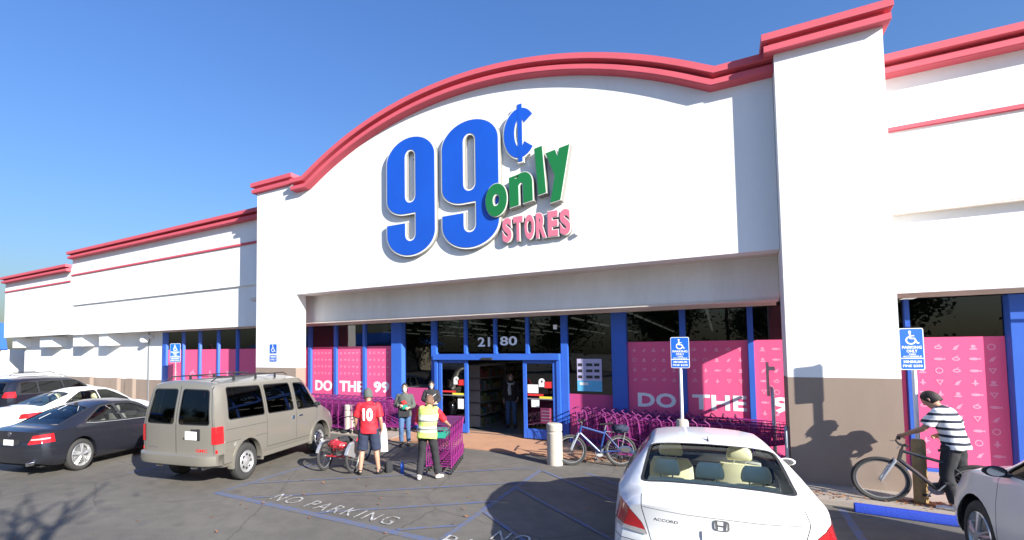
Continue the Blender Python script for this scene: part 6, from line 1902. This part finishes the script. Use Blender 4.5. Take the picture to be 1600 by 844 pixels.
# ================================================================ STORE INTERIOR FITTINGS
cols = [(0.6, .05, .06), (.7, .6, .1), (.05, .3, .5), (.7, .7, .68), (.1, .4, .15), (.6, .25, .05)]
for i, c in enumerate(cols): M['pack%d' % i] = mat('packaging_%d' % i, tuple(v * .22 + .02 for v in c), .5)
M['shelfgrey'] = mat('grey_shelving', (.22, .21, .21), .5)
PK = ['pack%d' % i for i in range(6)]
rnd = random.Random(11)
def shelf(x0, y0, length, h, label, along='y', levels=5, depth=.45):
    t = thing('display_shelf', label, 'shelf', (x0, y0, .15))
    mb = MB()
    def bx(a0, a1, b0, b1, z0, z1):
        if along == 'y': mb.box(b0, b1, a0, a1, z0, z1)
        else: mb.box(a0, a1, b0, b1, z0, z1)
    for k in range(levels + 1): bx(0, length, 0, depth, k * h / levels, k * h / levels + .03)
    bx(0, .03, 0, depth, 0, h); bx(length - .03, length, 0, depth, 0, h)
    mb.build('rack', 'shelfgrey', t)
    mb = MB()
    for k in range(levels):
        a = .05
        while a < length - .2:
            w = rnd.uniform(.08, .22); hh_ = rnd.uniform(.4, .85) * (h / levels - .06)
            mb.cur = rnd.randrange(6); bx(a, a + w * .92, .03, depth - .03, k * h / levels + .032, k * h / levels + .032 + hh_); a += w
    mb.build('goods', PK, t)
shelf(-6.75, 14.0, 2.2, 1.9, 'white shelf stacked with packets just inside the left door leaf', 'y', 5, .45)
shelf(-4.6, 19.0, 6.0, 1.8, 'long goods aisle seen through the right door leaf', 'y')
shelf(-9.0, 19.0, 6.0, 1.8, 'long goods aisle behind the left window glass', 'y')
shelf(-12.0, 18.0, 6.0, 1.8, 'goods aisle farthest left behind the lettered windows', 'y')
shelf(-2.0, 20.0, 3.4, 1.8, 'wide goods shelf crossing behind the right windows', 'x')
shelf(-9.0, 27.0, 6.0, 2.0, 'back wall goods shelf facing the open entrance', 'x')
shelf(-19.5, 18.0, 5.0, 2.2, 'tall goods shelf behind the left wing windows', 'x', 5, .5)

# ================================================================ WHAT STANDS BEHIND THE CAMERA (seen in the glass, throws the twig shadow)
def tree(name, label, loc, h, spread, seed, leafy=True, leaf=.16, nleaf=2600, limbs=7, cat='tree', crown_base=.35, leafmat='leaf', lean=0.0):
    rnd = random.Random(seed)
    t = thing(name, label, cat, loc)
    mb = MB(); tips = []
    def grow(p, d, L, r, lvl):
        n = 5; pts = [p]; q = Vector(p); dd = Vector(d)
        for i in range(n):
            dd = (dd + Vector((rnd.uniform(-.22, .22), rnd.uniform(-.22, .22), rnd.uniform(-.05, .16)))).normalized(); q = q + dd * L / n; pts.append(q.copy())
        mb.tube(pts, [r * (1 - .5 * i / n) for i in range(n + 1)], 8 if lvl < 2 else 5)
        if lvl >= 3: tips.append((q, L)); return
        k = rnd.randint(2, 4) if lvl else limbs
        for j in range(k):
            a = 2 * pi * (j + rnd.random() * .6) / k; el = rnd.uniform(.35, .9)
            b = pts[rnd.randint(3, n)] if lvl else pts[rnd.randint(2, n)]
            nd = (dd * .5 + Vector((cos(a) * cos(el), sin(a) * cos(el), sin(el)))).normalized()
            grow(b, nd, L * rnd.uniform(.55, .8) * (spread / h * 1.6 if lvl == 0 else 1), r * .5, lvl + 1)
        tips.append((q, L))
    grow(Vector((0, 0, 0)), Vector((lean, 0, 1)).normalized(), h * crown_base, h * .028, 0)
    mb.build('trunk', 'bark', t, smooth=True)
    if leafy:
        mb = MB()
        for i in range(nleaf):
            c, L = rnd.choice(tips); s_ = max(.5, L * .55)
            p = c + Vector((rnd.gauss(0, s_), rnd.gauss(0, s_), rnd.gauss(0, s_ * .7)))
            a = Vector((rnd.gauss(0, 1), rnd.gauss(0, 1), rnd.gauss(0, 1))).normalized(); b = a.orthogonal().normalized()
            w = leaf * rnd.uniform(.6, 1.3); mb.quad(p - a * w, p - b * w * .5, p + a * w, p + b * w * .5)
        mb.build('crown', leafmat, t, fixn=False)
    return t
tree('bare_tree', 'bare branching tree standing behind the viewer in the parking lot', (2.6, -3.7, 0), 9.4, 4.2, 5, leafy=True, leaf=.06, nleaf=160, crown_base=.45)
specs = [(-34, -30, 8, 7, 1), (-25, -36, 10, 8, 2), (-15, -33, 7, 7, 3), (-5, -38, 9, 8, 4), (5, -34, 8, 7, 6), (14, -36, 10, 8, 7), (24, -33, 8, 7, 8), (34, -36, 9, 8, 9)]
for i, (x, y, h, s_, sd_) in enumerate(specs):
    w = ['leftmost', 'second from the left', 'third from the left', 'fourth from the left', 'fourth from the right', 'third from the right', 'second from the right', 'rightmost'][i]
    tree('leafy_tree', 'dark leafy tree across the lot, %s of the reflected tree line' % w, (x, y, 0), h, s_, sd_, leaf=.24, nleaf=5000)['group'] = 'trees across the parking lot'
def palm(x, y, h, label, seed):
    rnd = random.Random(seed); t = thing('palm_tree', label, 'palm tree', (x, y, 0), 0, 'palms across the parking lot')
    mb = MB(); mb.tube([(0, 0, 0), (.1, 0, h * .5), (.0, .1, h)], [.28, .2, .16], 10); mb.build('trunk', 'bark', t, smooth=True)
    mb = MB()
    for k in range(34):
        a = rnd.random() * 6.28; up = rnd.uniform(-.7, 1.1); L = rnd.uniform(1.3, 1.9)
        pts = [Vector((0, .1, h)) + Vector((cos(a) * L * s_, sin(a) * L * s_, up * L * s_ - 1.1 * L * s_ * s_)) for s_ in (0, .3, .6, .85, 1)]
        sv = Vector((-sin(a), cos(a), 0))
        for i in range(4):
            w0, w1 = (.05, .22, .24, .16, .02)[i], (.05, .22, .24, .16, .02)[i + 1]
            mb.quad(pts[i] - sv * w0, pts[i + 1] - sv * w1, pts[i + 1] + sv * w1, pts[i] + sv * w0)
    mb.build('fronds', 'leaf', t, fixn=False)
palm(-3, -42, 13, 'tall palm across the lot, the taller of the pair', 1); palm(1, -44, 11.5, 'shorter palm of the pair across the lot', 2); palm(-20, -44, 12, 'single palm at the far left across the lot', 3)
hb = thing('shop_block', 'low tan shop block with a blue roof across the parking lot', 'building', (-50, -34, 0))
mb = MB(); mb.box(-16, 14, -4, 4, 0, 3.6); mb.build('wall', M['beigecloth'], hb)
mb = MB(); mb.rings([[(-17, 5, 3.6), (-17, -5, 3.6), (-15, 0, 5.6)], [(15, 5, 3.6), (15, -5, 3.6), (13, 0, 5.6)]]); mb.build('roof', 'blue', hb)
for i in range(5):
    mb = MB(); mb.box(-14 + 5.5 * i, -11 + 5.5 * i, 4.0, 4.05, .8, 2.6); mb.build('window', 'black', hb)
# neighbour's blue awning at the far left end
nb_ = thing('neighbour_store', 'blue sloping end wall of the neighbouring store at the far left', 'building', (-40.5, 12.4, 0))
mb = MB(); mb.prism([(-4, 2.9), (.25, 2.9), (-.55, 4.7), (-4, 4.7)], lambda a, b, d: (a, d, b), .1, 1.2); mb.build('awning', 'blue', nb_)
mb = MB(); mb.box(-4, .1, .9, 6, 0, 2.9); mb.build('wall', 'bulk', nb_)
bpy.data.scenes.remove(TMP)
